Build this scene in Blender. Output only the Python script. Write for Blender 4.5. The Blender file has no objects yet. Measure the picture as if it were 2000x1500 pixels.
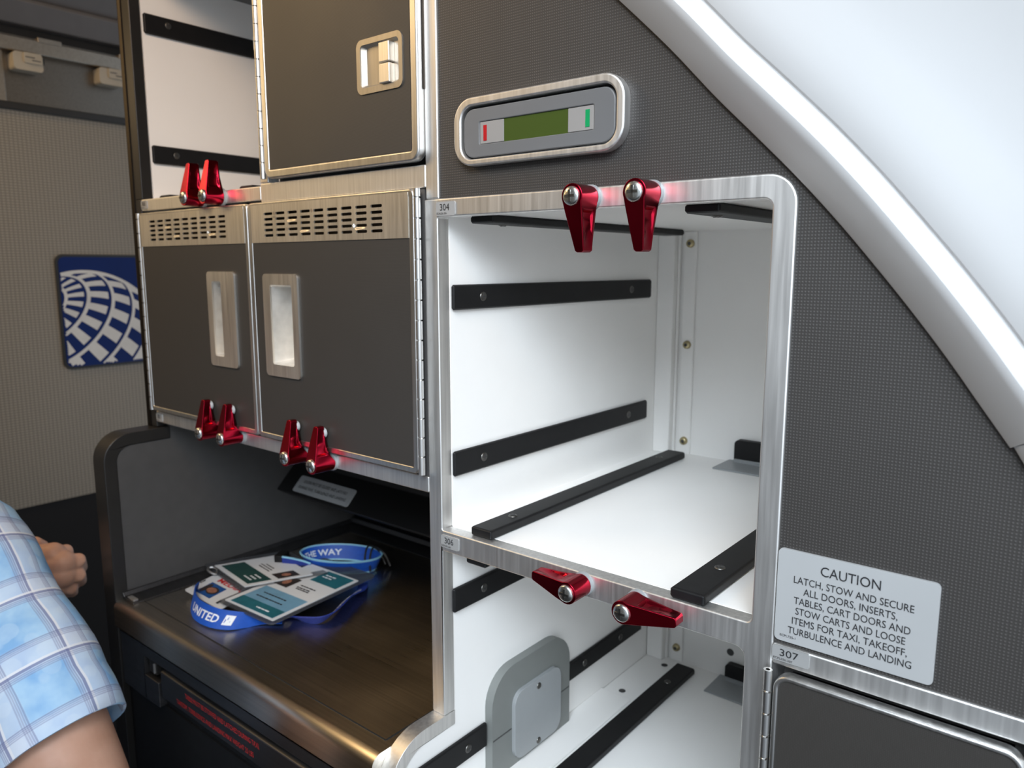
import bpy, bmesh, math, random
from mathutils import Vector, Matrix, noise, geometry
random.seed(7)
sc = bpy.context.scene
# ------------------------------------------------------------------ units
# the galley is laid out in "u": 1 u = 0.6 m, camera eye at z = 0 u; front face of the galley is the plane y = 0
S, ZO = 0.6, 1.6
def W(p): return Vector((p[0]*S, p[1]*S, p[2]*S+ZO))
# ------------------------------------------------------------------ camera
f_px, yaw, pitch = 1490.0, math.radians(50.9), math.radians(8.8)
Fv = Vector((-math.cos(yaw)*math.cos(pitch), math.sin(yaw)*math.cos(pitch), -math.sin(pitch)))
Rv = Vector((math.sin(yaw), math.cos(yaw), 0)); Uv = Rv.cross(Fv)
cd = bpy.data.cameras.new('camera'); cam = bpy.data.objects.new('camera', cd); sc.collection.objects.link(cam)
m3 = Matrix((Rv, Uv, -Fv)).transposed()
cam.matrix_world = Matrix.Translation(W((0, -1, 0))) @ m3.to_4x4()
cd.sensor_width = 36; cd.lens = f_px/2000*36; cd.clip_start = 0.02
cd.dof.use_dof = True; cd.dof.focus_distance = 0.72; cd.dof.aperture_fstop = 7.5
sc.camera = cam
# ------------------------------------------------------------------ world, lights, exposure
w = bpy.data.worlds.new('world'); sc.world = w; w.use_nodes = True
bg = w.node_tree.nodes['Background']; bg.inputs[0].default_value = (0.78, 0.88, 1.0, 1); bg.inputs[1].default_value = 0.65
def area(name, loc, target, sx, sy, power, col, spread=180):
    l = bpy.data.lights.new(name, 'AREA'); l.shape = 'RECTANGLE'; l.size = sx; l.size_y = sy; l.energy = power; l.color = col; l.spread = math.radians(spread)
    o = bpy.data.objects.new(name, l); sc.collection.objects.link(o)
    o.location = W(loc); d = W(target)-W(loc); o.rotation_euler = d.to_track_quat('-Z', 'Y').to_euler(); return o
area('door_daylight', (1.15, -1.35, 0.55), (-0.62, 0.25, -0.5), 0.9, 2.2, 4.0, (0.84, 0.92, 1.0), 82)
area('doorway_sky', (0.5, -2.1, 1.45), (-0.62, 0.3, -0.5), 1.1, 0.7, 6.4, (0.80, 0.90, 1.0), 60)
area('entry_ceiling_lamp', (-0.55, -1.2, 1.35), (-1.9, 0.1, 0.35), 0.7, 0.3, 1.7, (1.0, 0.60, 0.28), 85)
area('aisle_ceiling_lamp', (-2.95, -1.2, 1.4), (-2.6, -0.3, -0.5), 0.3, 0.7, 9, (1.0, 0.68, 0.33))
area('added_streak_light', (-3.3, -1.0, 0.7), (-1.4, 0.2, -0.9), 0.08, 0.35, 1.1, (1.0, 0.70, 0.34))  # invented lamp, added for the counter streak and brighter rails
vs = sc.view_settings; sc.display_settings.display_device = 'sRGB'
vs.view_transform = 'Standard'; vs.look = 'None'; vs.gamma = 1.0; vs.exposure = 0.0; vs.use_curve_mapping = False

# ------------------------------------------------------------------ materials
def lin(c):
    if isinstance(c, str):
        c = [int(c[i:i+2], 16)/255 for i in (0, 2, 4)]
        c = [x/12.92 if x <= .04045 else ((x+.055)/1.055)**2.4 for x in c]
    return (c[0], c[1], c[2], 1)
class NT:
    def __init__(s, name):
        s.m = bpy.data.materials.new(name); s.m.use_nodes = True; s.t = s.m.node_tree; s.b = s.t.nodes['Principled BSDF']
    def n(s, typ, **kw):
        x = s.t.nodes.new(typ)
        for k, v in kw.items(): setattr(x, k, v)
        return x
    def l(s, a, b): s.t.links.new(a, b)
    def coord(s, scale=(1, 1, 1), kind='Object'):
        tc = s.n('ShaderNodeTexCoord'); mp = s.n('ShaderNodeMapping'); mp.inputs['Scale'].default_value = scale
        s.l(tc.outputs[kind], mp.inputs[0]); return mp.outputs[0]
    def noise(s, vec, scale, detail=3):
        x = s.n('ShaderNodeTexNoise'); x.inputs['Scale'].default_value = scale; x.inputs['Detail'].default_value = detail
        s.l(vec, x.inputs['Vector']); return x.outputs[0]
    def ramp(s, v, stops):
        r = s.n('ShaderNodeValToRGB'); e = r.color_ramp.elements
        while len(e) < len(stops): e.new(0.5)
        for i, (p, c) in enumerate(stops): e[i].position = p; e[i].color = lin(c)
        s.l(v, r.inputs[0]); return r.outputs[0]
    def maprange(s, v, a, b):
        r = s.n('ShaderNodeMapRange'); r.inputs[3].default_value = a; r.inputs[4].default_value = b; s.l(v, r.inputs[0]); return r.outputs[0]
    def bump(s, h, strength, dist=0.001):
        b = s.n('ShaderNodeBump'); b.inputs['Strength'].default_value = strength; b.inputs['Distance'].default_value = dist
        s.l(h, b.inputs['Height']); s.l(b.outputs[0], s.b.inputs['Normal']); return b
    def math(s, op, a, b=None, c=None):
        x = s.n('ShaderNodeMath', operation=op)
        for i, v in enumerate((a, b, c)):
            if v is None: continue
            if isinstance(v, (int, float)): x.inputs[i].default_value = v
            else: s.l(v, x.inputs[i])
        return x.outputs[0]
def plain(name, col, rough=.5, metal=0, var=.06, nscale=30, bump=0.0, coat=0):
    t = NT(name); b = t.b; c = lin(col)
    b.inputs['Roughness'].default_value = rough; b.inputs['Metallic'].default_value = metal
    if coat: b.inputs['Coat Weight'].default_value = coat
    v = t.noise(t.coord(), nscale)
    lo = [x*(1-var) for x in c[:3]]; hi = [min(1, x*(1+var)) for x in c[:3]]
    t.l(t.ramp(v, [(.3, lo), (.7, hi)]), b.inputs['Base Color'])
    if bump: t.bump(v, bump, .0005)
    return t.m
def brushed(name, col, rough, scale, aniso=0.0, rvar=.08, tang=None, bump=.05):
    t = NT(name); b = t.b; c = lin(col)
    b.inputs['Metallic'].default_value = 1
    v = t.noise(t.coord(scale), 1.0, 4)
    v2 = t.noise(t.coord(), 9, 2)
    t.l(t.ramp(v, [(.25, [x*.86 for x in c[:3]]), (.75, [min(1, x*1.08) for x in c[:3]])]), b.inputs['Base Color'])
    mx = t.math('ADD', t.maprange(v, -rvar, rvar), t.maprange(v2, rough-.06, rough+.06))
    t.l(mx, b.inputs['Roughness'])
    if aniso:
        b.inputs['Anisotropic'].default_value = aniso
        tg = t.n('ShaderNodeCombineXYZ'); tg.inputs['XYZ'.index(tang)].default_value = 1; t.l(tg.outputs[0], b.inputs['Tangent'])
    t.bump(v, bump, .0003); return t.m
def gridtex(name, col, hi, ky, kz, rough=.42, bump=.4):
    t = NT(name); b = t.b
    tc = t.n('ShaderNodeTexCoord'); sp = t.n('ShaderNodeSeparateXYZ'); t.l(tc.outputs['Object'], sp.inputs[0])
    a = t.math('MULTIPLY_ADD', t.math('SINE', t.math('MULTIPLY', sp.outputs['Y'], ky)), .5, .5); c2 = t.math('MULTIPLY_ADD', t.math('SINE', t.math('MULTIPLY', sp.outputs['Z'], kz)), .5, .5)
    h = t.math('MULTIPLY', t.math('POWER', a, .5), c2)
    t.l(t.ramp(h, [(.1, col), (.8, hi)]), b.inputs['Base Color']); b.inputs['Roughness'].default_value = rough
    t.bump(h, bump, .0008); return t.m
def dotted(name, col, hi, kx, kz, axes=('X', 'Z'), rough=.5, bump=.35, invert=False, spec=.5):
    # woven / pin-dot laminate: staggered fine relief
    t = NT(name); b = t.b
    tc = t.n('ShaderNodeTexCoord'); sp = t.n('ShaderNodeSeparateXYZ'); t.l(tc.outputs['Object'], sp.inputs[0])
    a = t.math('SINE', t.math('MULTIPLY', sp.outputs[axes[0]], kx)); c2 = t.math('SINE', t.math('MULTIPLY', sp.outputs[axes[1]], kz))
    h = t.math('MULTIPLY', a, c2)
    if not invert: h = t.math('ABSOLUTE', h)
    h = t.math('POWER', h, 3.0) if not invert else h
    n = t.noise(tc.outputs['Object'], 14)
    t.l(t.ramp(h, [(.2, col), (.9, hi)]), b.inputs['Base Color'])
    t.l(t.maprange(n, rough-.05, rough+.05), b.inputs['Roughness'])
    b.inputs['Specular IOR Level'].default_value = spec
    t.bump(h, bump, .0006); return t.m
M = {}
M['alu'] = brushed('brushed_aluminium', (.86, .85, .83), .47, (260, 260, 10), bump=.06)
M['alu_edge'] = brushed('polished_aluminium_edge', (.70, .69, .67), .36, (200, 200, 8), bump=.03)
M['steel_plate'] = brushed('brushed_steel_plate', (.90, .87, .81), .43, (300, 300, 12), bump=.05)
M['counter'] = brushed('brushed_steel_counter', (.66, .60, .52), .30, (4, 300, 300), aniso=.85, rvar=.03, tang='Y', bump=0)
M['latch_steel'] = brushed('dark_latch_steel', (.50, .47, .42), .46, (200, 200, 12), bump=.04)  # darker base than the plate steel, for the latch recess
M['pocket'] = brushed('lit_tone_satin_pocket', (.9, .89, .86), .5, (60, 60, 60), bump=.02)  # light caught in the pull pockets, put into a brighter base colour
M['fascia'] = brushed('dull_steel_fascia', (.16, .16, .165), .42, (8, 300, 300), bump=.03)
M['white'] = plain('white_painted_panel', (.92, .905, .875), .38, var=.015, nscale=8)
M['white_lining'] = plain('white_cabin_lining', (.61, .61, .61), .42, var=.012, nscale=5, coat=.15)
M['laminate'] = dotted('dark_pin_dot_laminate', (.036, .0325, .030), (.077, .071, .066), 1250, 1250, rough=.5)
M['laminate_door'] = dotted('dark_twill_laminate', (.036, .0325, .029), (.046, .042, .038), 2300, 2300, rough=.48, bump=.12)
M['grey_panel'] = plain('grey_side_panel', (.072, .070, .069), .42, var=.05, nscale=50, bump=.05)
M['black'] = plain('black_plastic', (.008, .008, .0085), .5, var=.15, nscale=60, bump=.03)
M['black'].node_tree.nodes['Principled BSDF'].inputs['Specular IOR Level'].default_value = .3
M['black_trim'] = plain('black_trim', (.018, .017, .016), .36, var=.1)
M['bronze'] = brushed('dark_bronze_trim', (.05, .042, .035), .45, (100, 100, 6))
M['dark_void'] = plain('dark_cavity', (.012, .011, .010), .7)
M['red'] = brushed('red_anodised_metal', (.42, .010, .030), .2, (30, 30, 30), rvar=.03, bump=.01)
M['screw'] = brushed('zinc_screw', (.72, .73, .70), .25, (90, 90, 90), rvar=.1, bump=.15)
M['brass'] = brushed('yellow_zinc_screw', (.45, .38, .22), .32, (60, 60, 60))
M['dark_screw'] = brushed('dull_screw', (.15, .145, .135), .4, (60, 60, 60))
M['slot'] = plain('dark_recess', (.05, .05, .05), .5)
M['grey_plastic'] = plain('grey_plastic', (.125, .127, .13), .45, var=.02)
M['cover'] = plain('pale_grey_cover', (.30, .315, .32), .4, var=.02)
M['cover_dark'] = plain('mid_grey_surround', (.19, .20, .19), .42, var=.02)
M['lcd'] = plain('olive_display', (.048, .072, .014), .25, var=.05, nscale=8)
M['button'] = plain('pale_button', (.25, .24, .23), .5, var=.02)
M['redmark'] = plain('red_mark', (.36, .004, .009), .4)
M['greenmark'] = plain('green_mark', (.0, .25, .08), .4)
M['placard'] = plain('grey_placard', (.37, .375, .375), .42, var=.015)
M['number_plate'] = plain('grey_number_plate', (.29, .29, .285), .45, var=.015)
M['ink'] = plain('black_ink', (.02, .02, .022), .5)
M['redink'] = plain('red_ink', (.55, .03, .03), .5)
M['rubber'] = plain('white_rubber', (.62, .66, .68), .4)
M['beige_plastic'] = plain('beige_plastic', (.42, .37, .29), .4)
M['wallgrid'] = gridtex('grid_textured_wall', (.19, .172, .142), (.335, .305, .25), 700, 1010)
M['wall_dark'] = brushed('dark_steel_wall_panel', (.20, .18, .155), .35, (8, 200, 200))
M['wall_rail'] = brushed('satin_rail', (.36, .32, .27), .38, (8, 200, 200))
M['soffit'] = plain('grey_soffit', (.13, .12, .115), .4, var=.04)
M['logo_blue'] = plain('deep_blue_plaque', (.001, .016, .115), .5, var=.05)
M['logo_blue'].node_tree.nodes['Principled BSDF'].inputs['Specular IOR Level'].default_value = .25
M['logo_white'] = plain('plaque_white', (.62, .62, .60), .4)
M['floor'] = plain('dark_vinyl_floor', (.055, .055, .06), .55, var=.2, nscale=40)
M['ceil'] = plain('cabin_ceiling', (.55, .53, .50), .5, var=.02)
M['lany_blue'] = plain('bright_blue_ribbon', (.005, .075, .42), .55, var=.08, nscale=200, bump=.2)
M['lany_navy'] = plain('navy_ribbon', (.012, .03, .22), .55, var=.1, nscale=200, bump=.2)
M['lany_pale'] = plain('pale_blue_edge', (.26, .52, .66), .5)
M['print'] = plain('white_print', (.75, .78, .82), .5)
M['clear'] = plain('smoky_clear_vinyl', (.07, .075, .085), .12)
M['clear'].node_tree.nodes['Principled BSDF'].inputs['Alpha'].default_value = .55
M['card'] = plain('white_card', (.62, .63, .64), .35, var=.02)
M['card_teal'] = plain('teal_card_print', (.02, .12, .15), .35, var=.15, nscale=60)
M['card_sky'] = plain('light_blue_card_print', (.15, .30, .42), .35, var=.08, nscale=60)
M['card_green'] = plain('dark_green_card_print', (.015, .055, .05), .35, var=.15, nscale=60)
M['card_blue'] = plain('blue_photo_ground', (.01, .07, .25), .35)
M['photo_skin'] = plain('portrait_skin', (.30, .13, .08), .4, var=.35, nscale=300)
M['photo_dark'] = plain('portrait_dark', (.03, .022, .02), .4, var=.3, nscale=300)
M['shroud'] = plain('matt_black_shroud', (.006, .006, .006), .5)

# ------------------------------------------------------------------ mesh helpers
class MB:
    def __init__(s): s.v = []; s.f = []; s.mi = []; s.uv = {}
    def add(s, verts, faces, mi=0):
        o = len(s.v); s.v += [tuple(p) for p in verts]
        for f in faces: s.f.append(tuple(i+o for i in f)); s.mi.append(mi)
        return o
    def box(s, x0, x1, y0, y1, z0, z1, mi=0):
        x0, x1 = min(x0, x1), max(x0, x1); y0, y1 = min(y0, y1), max(y0, y1); z0, z1 = min(z0, z1), max(z0, z1)
        s.add([(x0,y0,z0),(x1,y0,z0),(x1,y1,z0),(x0,y1,z0),(x0,y0,z1),(x1,y0,z1),(x1,y1,z1),(x0,y1,z1)],
              [(0,3,2,1),(4,5,6,7),(0,1,5,4),(1,2,6,5),(2,3,7,6),(3,0,4,7)], mi)
    def prism(s, poly, axis, a0, a1, mi=0, cap0=True, cap1=True):
        def P(q, a):
            return (a, q[0], q[1]) if axis == 'x' else (q[0], a, q[1]) if axis == 'y' else (q[0], q[1], a)
        n = len(poly); vs = [P(q, a0) for q in poly]+[P(q, a1) for q in poly]
        fs = [(i, (i+1) % n, n+(i+1) % n, n+i) for i in range(n)]
        if n > 10:
            tri = geometry.tessellate_polygon([[Vector((q[0], q[1], 0)) for q in poly]])
        else: tri = [tuple(range(n))]
        for t_ in tri:
            if cap0: fs.append(tuple(reversed(t_)))
            if cap1: fs.append(tuple(i+n for i in t_))
        s.add(vs, fs, mi)
    def holed(s, loop, hole, axis, a0, a1):
        tri = geometry.tessellate_polygon([[Vector((q[0], q[1], 0)) for q in loop], [Vector((q[0], q[1], 0)) for q in hole]])
        pts = list(loop)+list(hole); n, m = len(pts), len(loop)
        vs = [(q[0], a0, q[1]) for q in pts]+[(q[0], a1, q[1]) for q in pts]
        fs = [tuple(t_) for t_ in tri]+[tuple(i+n for i in reversed(t_)) for t_ in tri]
        fs += [(i, (i+1) % m, n+(i+1) % m, n+i) for i in range(m)]
        k = n-m; fs += [(m+i, m+(i+1) % k, n+m+(i+1) % k, n+m+i) for i in range(k)]
        s.add(vs, fs)
    def ring(s, outer, inner, axis, a0, a1, mi=0):
        def P(q, a):
            return (a, q[0], q[1]) if axis == 'x' else (q[0], a, q[1]) if axis == 'y' else (q[0], q[1], a)
        n = len(outer); vs = [P(q, a) for a in (a0, a1) for L in (outer, inner) for q in L]
        fs = []
        for i in range(n):
            j = (i+1) % n
            fs += [(i, j, n+j, n+i), (2*n+i, 3*n+i, 3*n+j, 2*n+j), (i, 2*n+i, 2*n+j, j), (n+i, n+j, 3*n+j, 3*n+i)]
        s.add(vs, fs, mi)
    def grid(s, rows, closed=False, mi=0, uv=None):
        o = len(s.v); nr, nc = len(rows), len(rows[0])
        for r in rows: s.v += [tuple(p) for p in r]
        for i in range(nr-1):
            for j in range(nc if closed else nc-1):
                k = (j+1) % nc
                if uv:
                    j2 = j+1
                    s.uv[len(s.f)] = [uv(i, j), uv(i, j2), uv(i+1, j2), uv(i+1, j)]
                s.f.append((o+i*nc+j, o+i*nc+k, o+(i+1)*nc+k, o+(i+1)*nc+j)); s.mi.append(mi)
    def cyl(s, p0, p1, r0, r1=None, n=20, mi=0, dome=0):
        r1 = r0 if r1 is None else r1
        p0, p1 = Vector(p0), Vector(p1); d = (p1-p0).normalized()
        a = d.orthogonal().normalized(); b = d.cross(a)
        prof = [(0, r0), (1, r1)]
        rows = []
        L = (p1-p0).length
        pr = [(0, 0.0001), (0, r0), (L, r1)]
        if dome:
            for k in range(1, 5):
                t = k/5*math.pi/2; pr.append((L+dome*math.sin(t), r1*math.cos(t)))
            pr.append((L+dome, .0001))
        else: pr.append((L, .0001))
        for h, r in pr:
            rows.append([p0+d*h+(a*math.cos(2*math.pi*i/n)+b*math.sin(2*math.pi*i/n))*r for i in range(n)])
        s.grid(rows, closed=True, mi=mi)
    def tube(s, pts, r, n=10, mi=0):
        pts = [Vector(p) for p in pts]; rows = []
        up = None
        for i, p in enumerate(pts):
            d = (pts[min(i+1, len(pts)-1)]-pts[max(i-1, 0)]).normalized()
            if up is None: up = d.orthogonal().normalized()
            up = (up-d*up.dot(d)).normalized(); b = d.cross(up)
            rr = r[i] if isinstance(r, (list, tuple)) else r
            rows.append([p+(up*math.cos(2*math.pi*k/n)+b*math.sin(2*math.pi*k/n))*rr for k in range(n)])
        c0 = [pts[0]]*n; c1 = [pts[-1]]*n
        s.grid([c0]+rows+[c1], closed=True, mi=mi)
    def ribbon(s, pts, wv, th=.0015, mi=0):
        # pts: centre line, wv: half-width vectors; gives a thin closed strap
        rows = []
        n = len(pts); pts = [Vector(p) for p in pts]; wv = [Vector(q) for q in wv]
        for i in range(n):
            d = (pts[min(i+1, n-1)]-pts[max(i-1, 0)]).normalized(); nn = d.cross(wv[i])
            nn = nn.normalized()*th if nn.length > 1e-9 else Vector((0, 0, th))
            rows.append([pts[i]+wv[i]+nn, pts[i]-wv[i]+nn, pts[i]-wv[i]-nn, pts[i]+wv[i]-nn])
        s.grid(rows, closed=True, mi=mi)
        o = len(s.v)-4*n; s.f += [(o, o+1, o+2, o+3), (o+4*n-1, o+4*n-2, o+4*n-3, o+4*n-4)]; s.mi += [mi, mi]
    def build(s, name, mat, parent=None, bevel=0, seg=2, smooth=True, ang=35, base=None, dissolve=False, merge=True):
        me = bpy.data.meshes.new(name)
        root = parent
        while root is not None and root.parent is not None: root = root.parent
        if root is not None: L = Vector(root['_base'])
        elif base is not None: L = W(base)
        else:
            k = len(s.v); mn = [min(p[i] for p in s.v) for i in range(3)]; mxx = [max(p[i] for p in s.v) for i in range(3)]
            L = W(((mn[0]+mxx[0])/2, (mn[1]+mxx[1])/2, mn[2]))
        me.from_pydata([W(p)-L for p in s.v], [], s.f)
        mats = mat if isinstance(mat, (list, tuple)) else [mat]
        for x in mats: me.materials.append(x)
        me.polygons.foreach_set('material_index', s.mi)
        if s.uv:
            ul = me.uv_layers.new(name='UVMap')
            for fi, co in s.uv.items():
                for li, c in zip(me.polygons[fi].loop_indices, co): ul.data[li].uv = c
        bm = bmesh.new(); bm.from_mesh(me)
        if merge: bmesh.ops.remove_doubles(bm, verts=bm.verts, dist=1e-6)
        if dissolve: bmesh.ops.dissolve_limit(bm, angle_limit=.01, verts=bm.verts, edges=bm.edges, use_dissolve_boundaries=False)
        bmesh.ops.recalc_face_normals(bm, faces=bm.faces); bm.to_mesh(me); bm.free()
        if smooth:
            me.shade_smooth(); me.set_sharp_from_angle(angle=math.radians(ang))
        o = bpy.data.objects.new(name, me); sc.collection.objects.link(o)
        if parent is not None: o.parent = parent
        else: o.location = L
        o['_base'] = tuple(L)
        if bevel:
            b = o.modifiers.new('bevel', 'BEVEL'); b.width = bevel*S; b.segments = seg; b.limit_method = 'ANGLE'; b.angle_limit = math.radians(40); b.harden_normals = smooth; b.use_clamp_overlap = not dissolve
        return o
def tag(o, label, cat, group=None):
    o['label'] = label; o['category'] = cat
    if group: o['group'] = group
    return o
def thing(name, label, cat, base, group=None):
    o = bpy.data.objects.new(name, None); sc.collection.objects.link(o); o.location = W(base); o['_base'] = tuple(W(base))
    o.empty_display_size = .05; return tag(o, label, cat, group)
def struct(o): o['kind'] = 'structure'; return o
def copy_thing(o, loc, name_label, rot=None, group=None):
    c = o.copy(); sc.collection.objects.link(c); c.location = W(loc)
    c['label'] = name_label
    if rot is not None: c.rotation_euler = rot
    def rec(a, b):
        for ch in a.children:
            d = ch.copy(); sc.collection.objects.link(d); d.parent = b; rec(ch, d)
    rec(o, c); return c
def rrect(x0, x1, z0, z1, r, n=6, rs=None):
    # rs: radii for (x0z0, x1z0, x1z1, x0z1)
    rs = rs or (r, r, r, r); pts = []
    for (cx, cz, a0, rr) in ((x0, z0, 180, rs[0]), (x1, z0, 270, rs[1]), (x1, z1, 0, rs[2]), (x0, z1, 90, rs[3])):
        sx = 1 if cx == x0 else -1; sz = 1 if cz == z0 else -1
        rr = max(rr, 1e-4)
        for k in range(n+1):
            a = math.radians(a0+90*k/n); pts.append((cx+sx*rr+rr*math.cos(a), cz+sz*rr+rr*math.sin(a)))
    return pts
def text(name, body, mat, parent, origin, right, up, width=None, height=None, size=None, align='LEFT', depth=.0006, bold=0.0):
    """Lettering as a mesh. origin = baseline point (u), right/up unit vectors; width/height in u (cap height)."""
    cu = bpy.data.curves.new('lettering', 'FONT'); cu.body = body; cu.size = 1; cu.align_x = align; cu.resolution_u = 3; cu.offset = bold
    to = bpy.data.objects.new('lettering', cu); sc.collection.objects.link(to)
    dg = bpy.context.evaluated_depsgraph_get(); dg.update()
    me = bpy.data.meshes.new_from_object(to.evaluated_get(dg)); bpy.data.objects.remove(to)
    xs = [v.co.x for v in me.vertices]; ys = [v.co.y for v in me.vertices]
    wx = max(xs)-min(xs); cap = 0.73
    sy = (height/cap) if height else size; sx = (width/wx) if width else sy
    x0 = min(xs) if align == 'LEFT' else (max(xs)+min(xs))/2
    R, U = Vector(right).normalized(), Vector(up).normalized(); N = R.cross(U)
    mb = MB()
    for v in me.vertices:
        mb.v.append(tuple(Vector(origin)+R*((v.co.x-x0)*sx)+U*(v.co.y*sy)+N*depth))
    for p in me.polygons: mb.f.append(tuple(p.vertices)); mb.mi.append(0)
    bpy.data.meshes.remove(me)
    return mb.build(name, mat, parent, smooth=False, merge=False)
X, Y, Z = (1, 0, 0), (0, 1, 0), (0, 0, 1)
def arc(cx, cz, r, a0, a1, n=8):
    return [(cx+r*math.cos(math.radians(a0+(a1-a0)*k/n)), cz+r*math.sin(math.radians(a0+(a1-a0)*k/n))) for k in range(n+1)]

# =================================================================== SETTING
XW = -3.4
mb = MB(); mb.box(-3.6, 2.2, -4.2, 1.6, -2.72, -2.667); struct(mb.build('floor', M['floor']))
mb = MB(); mb.box(-3.6, -.5, -4.2, 1.6, 1.62, 1.70); struct(mb.build('ceiling', M['ceil']))
mb = MB(); mb.box(-3.6, -.3, -4.3, -4.2, -2.667, 1.62); struct(mb.build('wall_back', M['ceil']))  # wall_back: out of view, added so less daylight reaches the left side
# wall across the aisle: black base, grid-textured field, black strip, steel panel, rail, soffit (all run along y)
mb = MB(); mb.box(XW-.1, XW, -4.2, 1.6, -2.667, -.964); wl = struct(mb.build('wall_left', plain('black_kick_panel', (.005, .005, .006), .85)))
def run(name, mat, x1, z0, z1, x0=XW-.1, bev=0, y0=-4.2, y1=1.6):
    b = MB(); b.box(x0, x1, y0, y1, z0, z1); return b.build(name, mat, wl, bevel=bev)
run('textured_panel', M['wallgrid'], XW+.006, -.964, .589)
run('black_strip', M['black_trim'], XW+.02, .589, .617, bev=.004)
run('steel_panel', M['wall_dark'], XW-.012, .617, .87)
run('end_panel', M['wall_rail'], XW+.004, .617, .82, y1=.14, x0=XW-.012, bev=.003)
run('rail', M['wall_rail'], XW+.03, .803, .858, bev=.006)
run('shadow_gap', M['dark_void'], XW-.02, .858, .905)
b = MB(); b.prism([(XW+.02, .905), (XW+.075, .975), (XW+.07, .99), (XW-.1, .99), (XW-.1, .905)], 'y', -4.2, 1.6); b.build('soffit', M['soffit'], wl, bevel=.004)
b = MB(); b.prism([(XW+.055, .99), (XW+.35, 1.3), (XW+.35, 1.62), (XW-.1, 1.62), (XW-.1, .99)], 'y', -4.2, 1.6); b.build('upper_soffit', M['soffit'], wl)
# small plates clipped over the rail
for y0 in (.255, .56):
    b = MB(); b.box(XW+.0, XW+.034, y0, y0+.085, .850, .868); b.build('rail_clip', M['wall_rail'], wl, bevel=.002)
# the two beige catches under the rail
def catch(y0, y1, label):
    t = thing('wall_catch', label, 'catch', (XW, (y0+y1)/2, .735), 'beige catches under the rail')
    b = MB(); b.prism(rrect(y0, y1, .735, .800, .012), 'x', XW-.012, XW+.045); b.build('body', M['beige_plastic'], t, bevel=.006)
    b = MB(); b.prism(rrect(y0+.035, y1-.005, .762, .800, .006), 'x', XW+.043, XW+.052); b.build('flap', M['beige_plastic'], t, bevel=.002)
    b = MB(); b.box(XW+.050, XW+.0535, y0+.04, y1-.03, .782, .785); b.box(XW+.050, XW+.0535, y0+.062, y1-.01, .772, .775); b.build('slot', M['slot'], t)
    b = MB(); b.box(XW-.012, XW+.01, y1, y1+.018, .775, .797); b.build('hinge_pin', M['black'], t)
catch(.160, .262, 'beige plastic catch under the wall rail, farther left of two')
catch(.470, .566, 'beige plastic catch under the wall rail, beside the black galley edge')

# blue plaque with the white lattice globe
py0, pz0, pw, ph = .252, -.423, .50, .469
t = thing('wall_plaque', 'square blue wall plaque with white lattice globe emblem', 'plaque', (XW, py0+pw/2, pz0))
b = MB(); b.prism(rrect(py0, py0+pw, pz0, pz0+ph, .03), 'x', XW+.0, XW+.016); b.build('frame', M['black_trim'], t, bevel=.003)
b = MB(); b.prism(rrect(py0+.01, py0+pw-.01, pz0+.01, pz0+ph-.01, .024), 'x', XW+.014, XW+.018); b.build('face', M['logo_blue'], t)
GC = (.3513, -.3499); GR = .3314       # globe centre (y, z) and radius on the wall
pole = Vector((-.4878, .6095, .6249)).normalized()
e1 = pole.cross(Vector((0, 0, 1))).normalized(); e2 = pole.cross(e1)
def gp(th, ph_): return pole*math.cos(th)+(e1*math.cos(ph_)+e2*math.sin(ph_))*math.sin(th)
bmk = MB()
def inside(y, z): return py0+.012 < y < py0+pw-.012 and pz0+.012 < z < pz0+ph-.012
def patch(t0, t1, p0, p1, k=3):
    rows = [[gp(t0+(t1-t0)*i/k, p0+(p1-p0)*j/k) for j in range(k+1)] for i in range(k+1)]
    for i in range(k):
        for j in range(k):
            q3 = [rows[i][j], rows[i][j+1], rows[i+1][j+1], rows[i+1][j]]
            if any(q.z < .0 for q in q3): continue
            q = [(GC[0]+c.x*GR, GC[1]+c.y*GR) for c in q3]
            if all(inside(*c) for c in q): bmk.add([(XW+.0188, c[0], c[1]) for c in q], [(0, 1, 2, 3)])
bands = [.274, .538, .841, 1.128, 1.416, 1.70, 2.0, 2.3]
for bi in range(len(bands)-1):
    t0, t1 = bands[bi], bands[bi+1]; dt = t1-t0
    for k in range(144): patch(t0, t0+.15*dt, 2*math.pi*k/144, 2*math.pi*(k+1)/144, 2)
    for k in range(36):
        if k % 2: patch(t0+.15*dt, t1-.13*dt, 2*math.pi*k/36, 2*math.pi*(k+1)/36, 8)
for k in range(240):
    a0, a1 = 2*math.pi*k/240, 2*math.pi*(k+1)/240
    q = [(GC[0]+math.cos(a)*r, GC[1]+math.sin(a)*r) for a, r in ((a0, GR*.965), (a1, GR*.965), (a1, GR*1.005), (a0, GR*1.005))]
    if all(inside(*c) for c in q): bmk.add([(XW+.0190, c[0], c[1]) for c in q], [(0, 1, 2, 3)])
bmk.build('globe_emblem', M['logo_white'], t, smooth=False)

# =================================================================== GALLEY FRONT FRAME
def frame_part(b, name): return b.build(name, M['alu'], gal, bevel=.003, dissolve=True)
gal = thing('galley_frame', 'brushed aluminium galley front frame of posts and rails', 'frame', (-1.0, 0, -2.66))
T = .03
b = MB(); b.box(-1.014, -.982, 0, T, .1187, 1.2); frame_part(b, 'post')
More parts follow.
